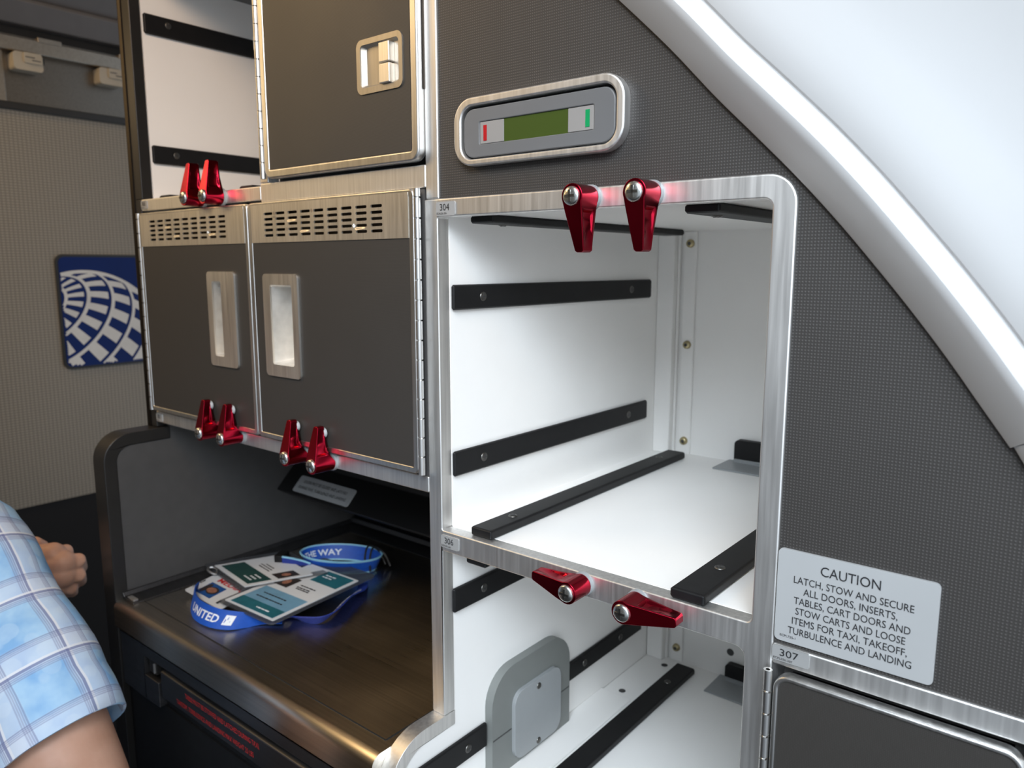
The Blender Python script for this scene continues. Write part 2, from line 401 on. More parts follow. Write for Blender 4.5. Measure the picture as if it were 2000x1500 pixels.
# bay frame: left post, top rail, middle rail and right post welded into one piece with rounded corners
xr0, xr1, zt0, zt1 = -.3775, -.345, .0865, .1185
outer = [(-.985, zt1)] + arc(xr1-.04, zt1-.04, .04, 90, 0, 8) + [(xr1, -2.6)]
loop = [(-1.0187, -.885), (-1.0187, zt1)] + outer[1:] + [(-.388, -2.6)] + arc(-.401, -.556, .016, 0, 90, 5) + [(-.985, -.540), (-.985, -.885)]
hole = rrect(-.985, xr0, -.499, zt0, .012, 6, rs=(.004, .008, .012, .004))
b = MB(); b.holed(loop, hole, 'y', 0, T); frame_part(b, 'bay_frame')
b = MB(); b.box(xr1, .5, 0, T, -.548, -.5177); frame_part(b, 'rail')
b = MB(); b.box(-2.095, -1.5345, 0, T, .1445, .1755); b.box(-1.5345, -1.014, 0, T, .1395, .1805); frame_part(b, 'rail')
b = MB(); b.box(-2.095, -1.0187, 0, T, -.432, -.400); frame_part(b, 'rail')
b = MB(); b.box(-1.5345, -1.504, 0, T, .1805, 1.2); frame_part(b, 'post')
# curved edging of the lower bay side panel (steps forward at counter height)
def sweep_edge(path, x0, x1, th, name, mat, par, bev=.003):
    n = len(path); inn = []
    for i, p in enumerate(path):
        p = Vector(p)
        d0 = (p-Vector(path[max(i-1, 0)])); d1 = (Vector(path[min(i+1, n-1)])-p)
        d0 = d0.normalized() if d0.length > 0 else d1.normalized(); d1 = d1.normalized() if d1.length > 0 else d0
        n0 = Vector((-d0.y, d0.x)); n1 = Vector((-d1.y, d1.x)); m = (n0+n1).normalized(); k = th/max(.3, m.dot(n0))
        inn.append(tuple(p+m*k))
    b = MB(); b.prism(list(path)+list(reversed(inn)), 'x', x0, x1); return b.build(name, mat, par, bevel=bev), inn
path = [(T, -.8853), (-.052, -.8853)] + arc(-.052, -.9853, .1, 90, 180, 10)[1:] + [(-.152, -2.6)]
pr, inn = sweep_edge(path, -1.0187, -.985, .03, 'curved_edging', M['alu'], gal)

# black end trim at the far left of the galley
t = thing('galley_end_trim', 'tall black vertical edge trim at the left end of the galley', 'trim', (-2.115, 0, -.44))
b = MB(); b.box(-2.128, -2.088, 0, .03, .1755, 1.2); b.box(-2.128, -2.097, 0, .03, -.447, .1755); b.build('black_strip', M['black_trim'], t, bevel=.003)
b = MB(); b.prism([(-2.150, .05)]+arc(-2.139, .006, .011, 180, 290, 6)+[(-2.128, -.003), (-2.128, .05)], 'z', -.447, 1.2); b.build('bronze_bead', M['bronze'], t)
# =================================================================== FACADE PANEL (dark pin-dot laminate)
CON = [(-1.25, .93), (-1.05, .765), (-.84, .58), (-.725, .4785), (-.6143, .3762), (-.5306, .2962), (-.46, .2227), (-.4011, .1653), (-.3453, .1100), (-.2950, .0560),
       (-.2510, .0050), (-.2050, -.0505), (-.1625, -.1050), (-.1245, -.1572), (-.0924, -.2010)]
CON2 = [(-.0924, -.2010), (-.055, -.262), (-.022, -.325), (.008, -.40), (.035, -.50), (.05, -.7), (.055, -1.0)]
def smooth_curve(P, k=5):
    out = []
    P = [Vector(p) for p in P]
    for i in range(len(P)-1):
        p0, p1, p2, p3 = P[max(i-1, 0)], P[i], P[i+1], P[min(i+2, len(P)-1)]
        for j in range(k):
            t_ = j/k
            out.append(.5*((2*p1)+(p2-p0)*t_+(2*p0-5*p1+4*p2-p3)*t_*t_+(3*p1-p0-3*p2+p3)*t_**3))
    out.append(P[-1]); return out
def offset(P, d):
    o = []
    for i, p in enumerate(P):
        a = (P[min(i+1, len(P)-1)]-P[max(i-1, 0)]).normalized(); o.append(p+Vector((-a.y, a.x))*d)
    return o
cA, cB = smooth_curve(CON), smooth_curve(CON2)
edge = offset(cA, .03)+offset(cB, .03)[1:]
edge = [tuple(p) for p in edge if p.y > -.53]
lowx = edge[-1][0]
poly = [(-.982, 1.0), (-.982, .1185)] + [(-.985, .1185)] + list(outer[1:-1]) + [(xr1, -.5177), (lowx, -.5177)] + list(reversed(edge)) + [(-1.24, 1.0)]
poly = [p for i, p in enumerate(poly) if i == 0 or (Vector(p)-Vector(poly[i-1])).length > 1e-5]
# keep the region right of the centre post only
poly = [(-.982, .76), (-.982, .1185)] + list(outer[1:-1]) + [(xr1, -.5177), (lowx, -.5177)] + [p for p in reversed(edge) if p[0] > -.975] + [(-.975, .76)]
b = MB(); b.prism(poly, 'y', .004, .03)
fac = tag(b.build('facade_panel', M['laminate'], None, base=(-.5, 0, -.5)), 'dark pin-dot laminate panel between the open bay and the white arch', 'panel')

# =================================================================== WHITE DOOR-SURROUND LINING
def lining(P, prof, name, d0=0):
    b = MB(); rows = [[(q.x, y, q.y) for q in offset(P, n+d0)] for n, y in prof]
    b.grid(rows); return struct(b.build(name, M['white_lining'], None, ang=25))
prof = [(0, .03), (0, -.004), (.003, -.008), (.040, -.046), (.046, -.051), (.052, -.053), (.070, -.050), (.073, -.047), (.075, -.047), (.078, -.051), (.09, -.056), (.11, -.060), (.13, -.062),
        (.16, -.064), (.19, -.067), (.25, -.080), (.34, -.11), (.45, -.16), (.62, -.27), (.9, -.5)]
lining(cA, prof, 'trim_1')
prof2 = [(.004, .03), (.004, -.006), (.010, -.014), (.034, -.036), (.040, -.034), (.06, -.04), (.1, -.06)]
lining(cB, prof2, 'trim_2')
b = MB(); b.cyl((-.005, -.13, .055), (-.012, -.15, .05), .018, .016, dome=.005)
tag(b.build('lining_fastener', M['black'], None), 'small dark round fastener on the white lining at the right edge', 'fastener')

# =================================================================== OPEN BAYS
def strip_on(b, kind, par, p, name='runner_strip', ends=True):
    pass
def runner(par, x0, x1, y0, y1, z0, z1, screws, axis, under=False):
    """black bumper strip with bevelled face; screws = list of (a, b) on the face"""
    b = MB(); b.box(x0, x1, y0, y1, z0, z1); s = b.build('runner_strip', M['black'], par, bevel=.004, seg=1)
    for q in screws:
        b = MB()
        if axis == 'x': c = (x1-.001, q[0], q[1]); d = (x1+.0012, q[0], q[1])
        elif axis == 'z': c = (q[0], q[1], z1-.001); d = (q[0], q[1], z1+.0012)
        else: c = (q[0], q[1], z0+.001); d = (q[0], q[1], z0-.0012)
        b.cyl(c, d, .0095, .0085, n=16, dome=.001)
        cc = Vector(d)
        if axis == 'x':
            b.box(cc.x, cc.x+.0016, cc.y-.006, cc.y+.006, cc.z-.0012, cc.z+.0012, 1); b.box(cc.x, cc.x+.0016, cc.y-.0012, cc.y+.0012, cc.z-.006, cc.z+.006, 1)
        else:
            sg = 1 if axis == 'z' else -1
            b.box(cc.x-.006, cc.x+.006, cc.y-.0012, cc.y+.0012, cc.z, cc.z+sg*.0016, 1); b.box(cc.x-.0012, cc.x+.0012, cc.y-.006, cc.y+.006, cc.z, cc.z+sg*.0016, 1)
        b.build('screw', [M['dark_screw'], M['slot']], s)
    return s
def bolt(par, x, y, z):
    b = MB(); b.cyl((x, y+.004, z), (x, y-.006, z), .0115, .010, n=18, dome=.004); b.cyl((x, y-.0095, z), (x, y-.0105, z), .005, .0045, n=6, mi=1)
    b.build('bolt', [M['brass'], M['slot']], par)
def bracket(par, x0, x1, yb, z, h):
    t_ = MB(); t_.prism(rrect(x0, x1, z+.012, z+h, .012, rs=(.001, .001, .012, .012)), 'y', yb-.020, yb-.002)
    k = t_.build('stop_bracket', M['black'], par, bevel=.003)
    b = MB(); b.box(x0-.0, x1, yb-.024, yb-.002, z, z+.013); b.box(x0-.02, x1, yb-.105, yb-.002, z, z+.0045)
    b.build('bracket_foot', M['cover'], k, bevel=.003)
XL, XR, YB = -.985, -.372, .85
# --- upper right bay
t = thing('storage_bay', 'empty white storage bay behind the two hanging red latches, black strips on walls and shelf', 'storage bay', (-.68, .4, -.52))
zf, zc = -.499, .0885
b = MB(); b.box(XL-.03, XL, T, YB+.03, zf, zc+.02); b.build('side_wall', M['white'], t)
b = MB(); b.box(XR, XR+.012, T, YB+.03, zf, zc+.02); b.build('side_wall', M['white'], t)
b = MB(); b.box(XL, XR, YB, YB+.03, zf, zc); b.build('back_wall', M['white'], t)
b = MB(); b.box(XL, XR, T, YB+.03, zc, zc+.025); b.build('bay_ceiling', M['white'], t)
b = MB(); b.box(XL, XR, T, YB+.03, zf-.036, zf); b.build('shelf', M['white'], t)
b = MB(); b.box(XL, -.937, YB-.03, YB, zf, zc); b.box(-.937, -.930, YB-.012, YB, zf, zc); b.box(-.922, -.886, YB-.008, YB, zf, zc); b.build('corner_channel', M['white'], t, bevel=.003)
for z in (.057, -.205, -.463): bolt(t, -.903, YB-.008, z)
runner(t, XL, XL+.010, .030, .775, -.0815, -.0345, [(.112, -.058), (.672, -.058)], 'x')
runner(t, XL, XL+.010, .028, .769, -.3995, -.3505, [(.112, -.375), (.672, -.375)], 'x')
runner(t, -.925, -.874, .014, .795, zf, zf+.018, [(-.90, .11), (-.90, .70)], 'z')
runner(t, -.507, -.450, .003, .795, zf, zf+.018, [(-.478, .12)], 'z')
for x0 in (-.915, -.498):
    s = runner(t, x0-.02, x0+.035, .03, .76, zc-.014, zc, [(x0, .10)], 'u')
bracket(t, -.757, -.62, YB, zf, .062)
# --- lower right bay (its left side panel steps forward with the counter)
t = thing('storage_bay', 'white lower storage bay holding a grey cover plate, under the middle rail', 'storage bay', (-.68, .4, -1.13))
zf = -1.0964
pan = [(T-.001, -.54)] + [(q[0]+.0, q[1]) for q in inn if q[1] < -.6] + [(-.122, -1.7), (YB+.03, -1.7), (YB+.03, -.54)]
b = MB(); b.prism(pan, 'x', XL-.0275, XL-.002); b.build('side_wall', M['white'], t)
b = MB(); b.box(XR, XR+.012, T, YB+.03, -1.7, -.54); b.build('side_wall', M['white'], t)
b = MB(); b.box(XL, XR, YB, YB+.03, zf-.3, -.536); b.build('back_wall', M['white'], t)
b = MB(); b.box(XL, XR, .0, YB+.03, zf-.05, zf); b.build('bay_floor', M['white'], t)
b = MB(); b.box(XL-.002, -.898, -.10, .586, zf, zf+.006); b.build('floor_ledge', M['white'], t, bevel=.003)
b = MB(); b.box(XL, -.937, YB-.03, YB, zf, -.54); b.box(-.937, -.930, YB-.012, YB, zf, -.54); b.box(-.922, -.886, YB-.008, YB, zf, -.54); b.build('corner_channel', M['white'], t, bevel=.003)
bolt(t, -.903, YB-.008, -1.055); bolt(t, -.903, YB-.008, -.75)
for (x, y) in ((-.941, .614), (-.917, .80), (-.68, .76)):
    b = MB(); b.cyl((x, y, zf-.002), (x, y, zf+.0006), .009, n=14); b.build('screw_hole', M['slot'], t)
b = MB(); b.cyl((-.75, YB+.002, -1.022), (-.75, YB-.0006, -1.022), .010, n=14); b.build('screw_hole', M['slot'], t)
runner(t, XL-.003, XL+.008, .025, .775, -.676, -.626, [(.112, -.651), (.672, -.651)], 'x')
runner(t, XL-.003, XL+.008, .424, .775, -1.001, -.953, [(.49, -.977), (.66, -.977)], 'x')
runner(t, XL-.003, XL+.008, -.11, .1215, -1.010, -.955, [(.06, -.983)], 'x')
runner(t, -.883, -.829, .01, .808, zf, zf+.018, [(-.856, .70)], 'z')
runner(t, -.507, -.450, .01, .808, zf, zf+.018, [(-.478, .12)], 'z')
runner(t, -.93, -.88, .005, .76, -.552, -.540, [], 'u')
bracket(t, -.755, -.60, YB, zf, .050)
# grey arched service cover on the side wall
c = thing('service_cover', 'grey arched service cover with an inset plate on the white lower bay wall', 'cover', (-.985, .26, zf))
arch = lambda y0, y1, z0, z1, r: rrect(y0, y1, z0, z1, r, n=8, rs=(.002, .002, r, r))
b = MB(); b.prism(arch(.124, .409, zf+.006, -.852, .075), 'x', XL-.002, XL+.018); b.build('surround', M['cover_dark'], c, bevel=.006)
b = MB(); b.prism(rrect(.190, .362, zf+.018, -.917, .03), 'x', XL+.017, XL+.027); b.build('plate', M['cover'], c, bevel=.004)
for z in (-.934, -1.068):
    b = MB(); b.cyl((XL+.026, .275, z), (XL+.0285, .275, z), .008, .007, n=14, dome=.001); b.build('screw', M['dark_screw'], c)
for y0, y1 in ((.124, .190), (.362, .409)):
    b = MB(); b.box(XL+.0175, XL+.0188, y0+.002, y1-.002, -1.0, -.9975); b.build('seam', M['slot'], c)
# --- upper left bay
t = thing('storage_bay', 'white open bay at upper left with two black bumper strips on its wall', 'storage bay', (-1.8, .35, .1755))
b = MB(); b.box(-2.10, -2.086, .031, .9, .15, 1.2); b.build('side_wall', M['white'], t)
b = MB(); b.box(-2.086, -1.512, T, .9, .15, .1735); b.build('shelf', M['white'], t)
b = MB(); b.box(-2.086, -1.512, .88, .9, .1735, 1.2); b.build('back_wall', M['white'], t)
b = MB(); b.box(-2.086, -1.512, T, .88, .752, .775); b.build('bay_ceiling', M['grey_plastic'], t)
runner(t, -2.0865, -2.076, .033, .78, .603, .6535, [(.098, .634)], 'x')
runner(t, -2.0865, -2.076, .033, .78, .272, .3195, [(.098, .298)], 'x')
for x0 in (-2.02, -1.64):
    runner(t, x0, x0+.055, .012, .78, .1735, .183, [], 'z')

# =================================================================== CABINETS WITH DOORS
def edge_ring(b, x0, x1, z0, z1, wd, y0, y1, r, ix=None):
    n = 6; ix = ix or (x0+wd, x1-wd)
    b.ring(rrect(x0, x1, z0, z1, r, n), rrect(ix[0], ix[1], z0+wd, z1-wd, max(r-wd, .002), n), 'y', y0, y1)
def face_with_hole(b, x0, x1, z0, z1, hx0, hx1, hz0, hz1, y0, y1):
    b.ring([(x0, z0), (x1, z0), (x1, z1), (x0, z1)], [(hx0, hz0), (hx1, hz0), (hx1, hz1), (hx0, hz1)], 'y', y0, y1)
def vent_plate(par, x0, x1, z0, z1, sx0, sx1, sz0, sz1, nc, nr):
    b = MB(); y0, y1 = -.0165, -.0135
    dx, dz = (sx1-sx0)/nc, (sz1-sz0)/nr
    def cell(cx0, cx1, cz0, cz1):
        hw, hh = dx*.37, dz*.25; cx, cz = (cx0+cx1)/2, (cz0+cz1)/2
        inn_ = rrect(cx-hw, cx+hw, cz-hh, cz+hh, hh*.95, 3)
        out_ = [(cx0, inn_[0][1]), (cx0, cz0), (cx0, cz0), (inn_[3][0], cz0), (inn_[4][0], cz0), (cx1, cz0), (cx1, cz0), (cx1, inn_[7][1]),
                (cx1, inn_[8][1]), (cx1, cz1), (cx1, cz1), (inn_[11][0], cz1), (inn_[12][0], cz1), (cx0, cz1), (cx0, cz1), (cx0, inn_[15][1])]
        b.ring(out_, inn_, 'y', y0, y1)
    for i in range(nc):
        for j in range(nr): cell(sx0+i*dx, sx0+(i+1)*dx, sz0+j*dz, sz0+(j+1)*dz)
    face_with_hole(b, x0, x1, z0, z1, sx0, sx1, sz0, sz1, y0, y1)
    g = b.build('vent_grille', M['steel_plate'], par, merge=True, ang=30)
    b = MB(); b.box(sx0, sx1, .012, .014, sz0, sz1); b.build('added_slot_backing', M['bronze'], g); return g  # solid dark sheet added behind the slots to set how dark they look
def pull(par, x0, x1, z0, z1, px0, px1, pz0, pz1, side):
    """recessed pull handle: rounded plate with a deep pocket, one long side curved"""
    b = MB(); n = 6; y0, y1 = -.019, -.0145
    outr = rrect(x0, x1, z0, z1, .010, n); inr = rrect(px0, px1, pz0, pz1, .006, n)
    b.ring(outr, inr, 'y', y0, y1)
    dep = .045; ins = .010
    back = rrect(px0+(ins if side < 0 else .002), px1-(ins if side > 0 else .002), pz0+.008, pz1-.004, .005, n)
    rows = [[(p[0], y1, p[1]) for p in inr], [((p[0]*.5+q[0]*.5), dep*.75+y1, (p[1]*.5+q[1]*.5)) for p, q in zip(inr, back)], [(q[0], dep, q[1]) for q in back]]
    b.grid(rows, closed=True, mi=1); b.add([(q[0], dep, q[1]) for q in back], [tuple(range(len(back)))], 1)
    return b.build('pull_handle', [M['steel_plate'], M['pocket']], par, bevel=0, ang=30)
def hinge(par, x, y, z0, z1, r=.0065, step=.037):
    b = MB(); z = z0
    while z < z1-.002:
        e = min(z+step-.0030, z1); b.cyl((x, y, z), (x, y, e), r, n=12); z += step
    b.cyl((x, y, z0), (x, y, z1), r*.5, n=10)
    return b.build('piano_hinge', M['alu_edge'], par)
# two vented lower-left cabinets
def vented(label, x0, x1, fx0, fx1, slots, hand, pocket, side, hx):
    c = thing('vented_cabinet', label, 'cabinet', ((x0+x1)/2, .2, -.40), 'vented cabinets under the upper rail')
    b = MB(); z0, z1 = -.3995, .1385
    for bx in ((x0+.002, x0+.012, .004, .6, z0, z1), (x1-.012, x1-.002, .004, .6, z0, z1), (x0+.012, x1-.012, .004, .6, z0, z0+.012), (x0+.012, x1-.012, .004, .6, z1-.012, z1), (x0+.012, x1-.012, .588, .6, z0+.012, z1-.012)): b.box(*bx)
    b.build('body', M['grey_panel'], c)
    d = MB(); dz0, dz1 = -.394, .138
    edge_ring(d, x0+(.0085 if side > 0 else 0), x1-(.0115 if side < 0 else 0), dz0, dz1, .013, -.016, .002, .012, (fx0, fx1)); door = d.build('door', M['alu_edge'], c, bevel=.003)
    b = MB(); face_with_hole(b, fx0, fx1, dz0+.012, .051, pocket[0]-.003, pocket[1]+.003, pocket[2]-.003, pocket[3]+.003, -.0145, -.006); b.build('door_panel', M['laminate_door'], door)
    vent_plate(door, fx0, fx1, .0505, .1325, *slots, 9, 5)
    pull(door, *hand, *pocket, side)
    hinge(door, hx, -.012, dz0, dz1)
vented('left vented cabinet with dark door and pull handle at its right edge', -2.0935, -1.5685, -2.0745, -1.5815, (-2.03, -1.652, .062, .120), (-1.752, -1.632, -.241, -.0135), (-1.7300, -1.6900, -.217, -.036), 1, -2.0905)
vented('right vented cabinet with dark door and pull handle at its left edge', -1.5645, -1.0185, -1.552, -1.0435, (-1.507, -1.108, .060, .118), (-1.515, -1.3875, -.2445, -.0175), (-1.4880, -1.4080, -.218, -.041), -1, -1.0240)
# upper cabinet
c = thing('upper_cabinet', 'upper cabinet with dark door and recessed square latch', 'cabinet', (-1.26, .2, .19))
b = MB(); b.box(-1.504, -1.494, .031, .6, .184, 1.15); b.box(-1.024, -1.015, .031, .6, .184, 1.15); b.box(-1.494, -1.024, .59, .6, .184, 1.15); b.build('body', M['grey_panel'], c)
d = MB(); edge_ring(d, -1.4935, -1.0145, .186, 1.15, .019, -.015, .006, .022); door = d.build('door', M['alu_edge'], c, bevel=.004)
b = MB(); face_with_hole(b, -1.4795, -1.0345, .205, 1.13, -1.169, -1.0575, .3245, .4075, -.013, -.004); b.build('door_panel', M['laminate_door'], door)
hinge(door, -1.5005, -.013, .187, 1.15, step=.0355)
b = MB(); b.box(-1.513, -1.495, -.016, .002, .452, .486); b.build('hinge_clip', M['rubber'], door, bevel=.005)
b = MB(); n = 6
ro = rrect(-1.176, -1.0515, .317, .414, .014, n); ri = rrect(-1.1655, -1.061, .328, .404, .007, n); rb = rrect(-1.156, -1.064, .333, .400, .004, n)
b.ring(ro, ri, 'y', -.0155, -.012)
b.grid([[(p[0], -.013, p[1]) for p in ri], [(p[0], -.0065, p[1]) for p in rb]], closed=True)
b.add([(p[0], -.0065, p[1]) for p in rb], [tuple(range(len(rb)))])
lt = b.build('latch_recess', M['latch_steel'], door, ang=30)
for z0, z1 in ((.3645, .3995), (.3285, .3625)):
    b = MB(); b.box(-1.1085, -1.0805, -.021, -.0055, z0, z1); b.build('latch_tab', M['steel_plate'], lt, bevel=.002)
b = MB(); b.box(-1.0135, -1.0115, -.002, .012, .31, .47); b.build('seal_strip', M['bronze'], c)
# lower right cabinet
c = thing('lower_cabinet', 'lower right cabinet with dark door hinged on its left, under the caution placard', 'cabinet', (-.2, .2, -2.6))
b = MB(); b.box(-.337, -.325, .031, .6, -2.6, -.555); b.box(-.06, -.045, .031, .6, -2.6, -.555); b.box(-.325, -.06, .59, .6, -2.6, -.555); b.box(-.325, -.06, .031, .59, -.567, -.555); b.build('body', M['grey_panel'], c)
d = MB(); edge_ring(d, -.3375, -.045, -1.5, -.5545, .0075, -.014, .006, .022)
door = d.build('door', M['alu_edge'], c, bevel=.003)
b = MB(); b.prism(rrect(-.3305, -.052, -1.494, -.5615, .014, rs=(.002, .014, .014, .001)), 'y', -.0115, .0); b.build('door_panel', M['laminate_door'], door)
hinge(door, -.3455, -.012, -1.5, -.5525, r=.0062, step=.034)
b = MB(); b.box(-.045, .5, .001, T, -2.6, -.548); b.build('post', M['alu'], gal, bevel=.003)

# =================================================================== CONTROL PANEL
c = thing('control_panel', 'grey control panel with olive display set in a silver bezel above the open bay', 'control panel', (-.76, 0, .167))
n = 8
b = MB(); b.ring(rrect(-.930, -.594, .167, .2775, .038, n), rrect(-.9135, -.6085, .1775, .2635, .024, n), 'y', -.014, .006); b.build('bezel', M['alu'], c, bevel=.0035)
b = MB(); b.prism(rrect(-.9125, -.6095, .1785, .2625, .023, n), 'y', -.002, .006); b.build('gap_seal', M['black'], c)
b = MB(); b.ring(rrect(-.9100, -.6115, .1800, .2590, .021, n), rrect(-.8745, -.6495, .2005, .2365, .003, n), 'y', -.010, .002); b.build('faceplate', M['grey_plastic'], c, bevel=.0025)
b = MB(); b.box(-.8234, -.6965, -.0072, .002, .2005, .2365); b.build('display', M['lcd'], c)
for x0, x1, mx, mm in ((-.8745, -.8236, (-.8665, -.8595), 'redmark'), (-.6963, -.6495, (-.6640, -.6565), 'greenmark')):
    b = MB(); b.box(x0, x1, -.0085, .002, .2008, .2362); k = b.build('button', M['button'], c, bevel=.001)
    b = MB(); b.box(mx[0], mx[1], -.0092, -.008, .2055, .2305); b.build('colour_mark', M[mm], k)

# =================================================================== PLACARDS
P = thing('caution_placard', 'grey placard with black CAUTION lettering below the white arch', 'placard', (-.245, 0, -.51))
b = MB(); b.prism(rrect(-.3440, -.1475, -.5105, -.3785, .007), 'y', -.0005, .004); b.build('plate', M['placard'], P, bevel=.0006)
x0, w_, zt, h_ = -.3440, .1965, -.3785, .132
lines = [('CAUTION', .29, .665, .195, .105), ('LATCH, STOW AND SECURE', .117, .866, .335, .078), ('ALL DOORS, INSERTS,', .185, .775, .446, .078), ('TABLES, CART DOORS AND', .125, .855, .557, .078),
         ('STOW CARTS AND LOOSE', .14, .83, .668, .078), ('ITEMS FOR TAXI, TAKEOFF,', .12, .845, .779, .078), ('TURBULENCE AND LANDING', .095, .875, .89, .078), ('ECPL725-1', .042, .15, .945, .026)]
for s_, a0, a1, bl, ch in lines:
    text('lettering', s_, M['ink'], P, (x0+a0*w_, -.0008, zt-bl*h_), X, Z, width=(a1-a0)*w_, height=ch*h_, bold=0)
def plate(num, code, x0, x1, z0, z1, label, big=.5, y=-.0004):
    P = thing('number_plate', label, 'placard', ((x0+x1)/2, 0, z0), 'small grey bay number plates')
    b = MB(); b.prism(rrect(x0, x1, z0, z1, .003), 'y', y-.0016, .002); b.build('plate', M['number_plate'], P)
    w_, h_ = x1-x0, z1-z0
    text('lettering', num, M['ink'], P, (x0+.22*w_, y-.0018, z0+.38*h_), X, Z, width=.50*w_, height=big*h_, bold=0)
    text('lettering', code, M['ink'], P, (x0+.05*w_, y-.0018, z0+.10*h_), X, Z, width=.52*w_, height=.15*h_)
plate('304', 'ECPL036-304', -.986, -.9405, .0880, .1125, 'small grey number plate reading 304 left of the red latches')
plate('306', 'ECPL036-306', -.986, -.9405, -.5310, -.5065, 'small grey number plate reading 306 on the middle rail')
plate('307', 'ECPL036-307', -.3450, -.2945, -.5400, -.5185, 'small grey number plate reading 307 under the caution placard')
plate('303', 'ECPL036-303', -2.093, -2.060, .1500, .1715, 'small number plate at the left end of the upper cabinet rail')
plate('305', 'ECPL036-305', -2.093, -2.060, -.4280, -.4060, 'small number plate at the left end of the lower cabinet rail')

# =================================================================== COUNTER AREA
zc = -.905
c = thing('counter', 'dark brushed steel counter with rolled front edge', 'counter', (-1.55, .2, -2.6))
def yz(y, z): return (y, z)
prof = [(.675, zc), (-.135, zc)] + arc(-.138, zc-.022, .022, 90, 180, 6) + [(-.160, -.975), (-.150, -.980), (-.150, -.99), (.675, -.99)]
b = MB(); b.prism(prof, 'x', -2.086, -1.0187); b.build('worktop', M['counter'], c, ang=50)
b = MB(); b.box(-2.02, -1.04, -.1075, -.1045, zc-.0005, zc+.0009); b.box(-1.042, -1.0385, -.1045, .6, zc-.0005, zc+.0009); b.box(-2.02, -2.0165, -.1045, .0, zc-.0005, zc+.0009); b.build('groove', M['dark_void'], c)
b = MB(); b.prism([(-2.086, zc), (-2.02, zc), (-2.024, zc+.004), (-2.074, zc+.008), (-2.080, zc+.018), (-2.086, zc+.018)], 'y', -.135, .675); b.build('side_upstand', M['fascia'], c, bevel=.001)
b = MB(); b.prism([(.600, zc), (.606, zc+.004), (.655, zc+.010), (.660, zc+.025), (.675, zc+.025), (.675, zc)], 'x', -2.086, -1.0187); b.build('back_upstand', M['fascia'], c, bevel=.003)
b = MB(); b.box(-2.066, -2.03, -.13, -.118, zc+.004, zc+.009); b.build('end_clip', M['alu'], c)
b = MB(); b.box(-2.086, -1.955, -.149, -.12, -1.145, -.985); b.box(-1.955, -1.88, -.149, -.12, -1.145, -1.076); b.box(-1.955, -1.0187, -.149, -.12, -1.022, -.985); b.build('fascia', M['fascia'], c, bevel=.002)
b = MB(); b.box(-2.086, -1.0187, -.135, -.11, -2.6, -1.145); b.build('lower_front', M['black'], c)
b = MB(); b.box(-1.955, -1.0187, -.118, -.10, -1.145, -1.02); b.build('slot_cavity', M['dark_void'], c)
b = MB(); b.box(-1.945, -1.905, -.14, -.12, -1.068, -1.027); lk = b.build('latch', M['black_trim'], c, bevel=.003)
b = MB(); b.box(-1.913, -1.909, -.144, -.138, -1.062, -1.035); b.build('latch_line', M['alu'], lk)
t = thing('pull_out_table', 'dark pull-out table stowed under the counter, marked with red lettering', 'table', (-1.45, -.13, -1.13))
b = MB(); b.prism([(-.132, -1.036), (-.146, -1.042), (-.146, -1.112), (-.11, -1.128), (-.05, -1.128), (-.05, -1.036)], 'x', -1.872, -1.0190); b.build('front', M['fascia'], t, bevel=.003)
b = MB(); b.box(-1.872, -1.02, -.13, -.03, -1.143, -1.130); b.build('lower_lip', M['black'], t)
text('lettering', 'TABLE MUST BE STOWED AND LATCHED DURING TAXI,', M['redink'], t, (-1.745, -.1462, -1.067), X, Z, width=.325, height=.0135, bold=0)
text('lettering', 'TAKEOFF, TURBULENCE AND LANDING MAX WEIGHT 25 LBS', M['redink'], t, (-1.790, -.1462, -1.098), X, Z, width=.345, height=.0135, bold=0)

# left wing panel with black bumper rim
t = thing('side_panel', 'grey side panel with rounded black bumper rim at the left of the counter', 'panel', (-2.115, .2, -2.6))
pth = [(.03, -.448), (-.075, -.448)] + arc(-.080, -.523, .075, 90, 180, 9) + [(-.152, -2.6)]
rim_, innr = sweep_edge(pth, -2.152, -2.084, .034, 'bumper_rim', M['black_trim'], t, bev=.008)
rim_.modifiers['bevel'].segments = 3
b = MB(); b.prism([(.03, -.433)]+[q for q in innr]+[(.68, -2.6), (.68, -.433)], 'x', -2.14, -2.0875); b.build('panel', M['grey_panel'], t)
# back of the recess and black shroud with its label
b = MB(); b.box(-2.0875, -1.0187, .676, .70, -2.6, -.433); bw = tag(b.build('back_panel', M['black'], None), 'black back panel of the counter recess', 'panel')
b = MB(); b.box(-2.0875, -1.0187, .031, .676, -.433, -.405); tag(b.build('cabinet_underside', M['shroud'], None), 'black underside panel beneath the two vented cabinets', 'panel')
t = thing('splash_shroud', 'black angled shroud under the cabinets carrying a pale label', 'shroud', (-1.55, .45, -.72))
b = MB(); b.prism([(.365, -.7095), (.44, -.634), (.44, -.4335), (.676, -.4335), (.676, -.72), (.38, -.72)], 'x', -2.0855, -1.022); b.build('casing', M['shroud'], t, bevel=.003)
sl = Vector((0, .707, .707)); sn = Vector((0, -.707, .707))
o0 = Vector((-2.01, .372, -.7025))
lab = MB(); pts = [(q[0], q[1]) for q in rrect(0, .27, 0, .058, .008)]
lab.v = []; n = len(pts)
lab.add([tuple(o0+Vector((u, 0, 0))+sl*v+sn*.0005) for u, v in pts]+[tuple(o0+Vector((u, 0, 0))+sl*v+sn*.0025) for u, v in pts], [tuple(range(n)), tuple(range(n, 2*n))]+[(i, (i+1) % n, n+(i+1) % n, n+i) for i in range(n)])
lb = lab.build('label', M['placard'], t)
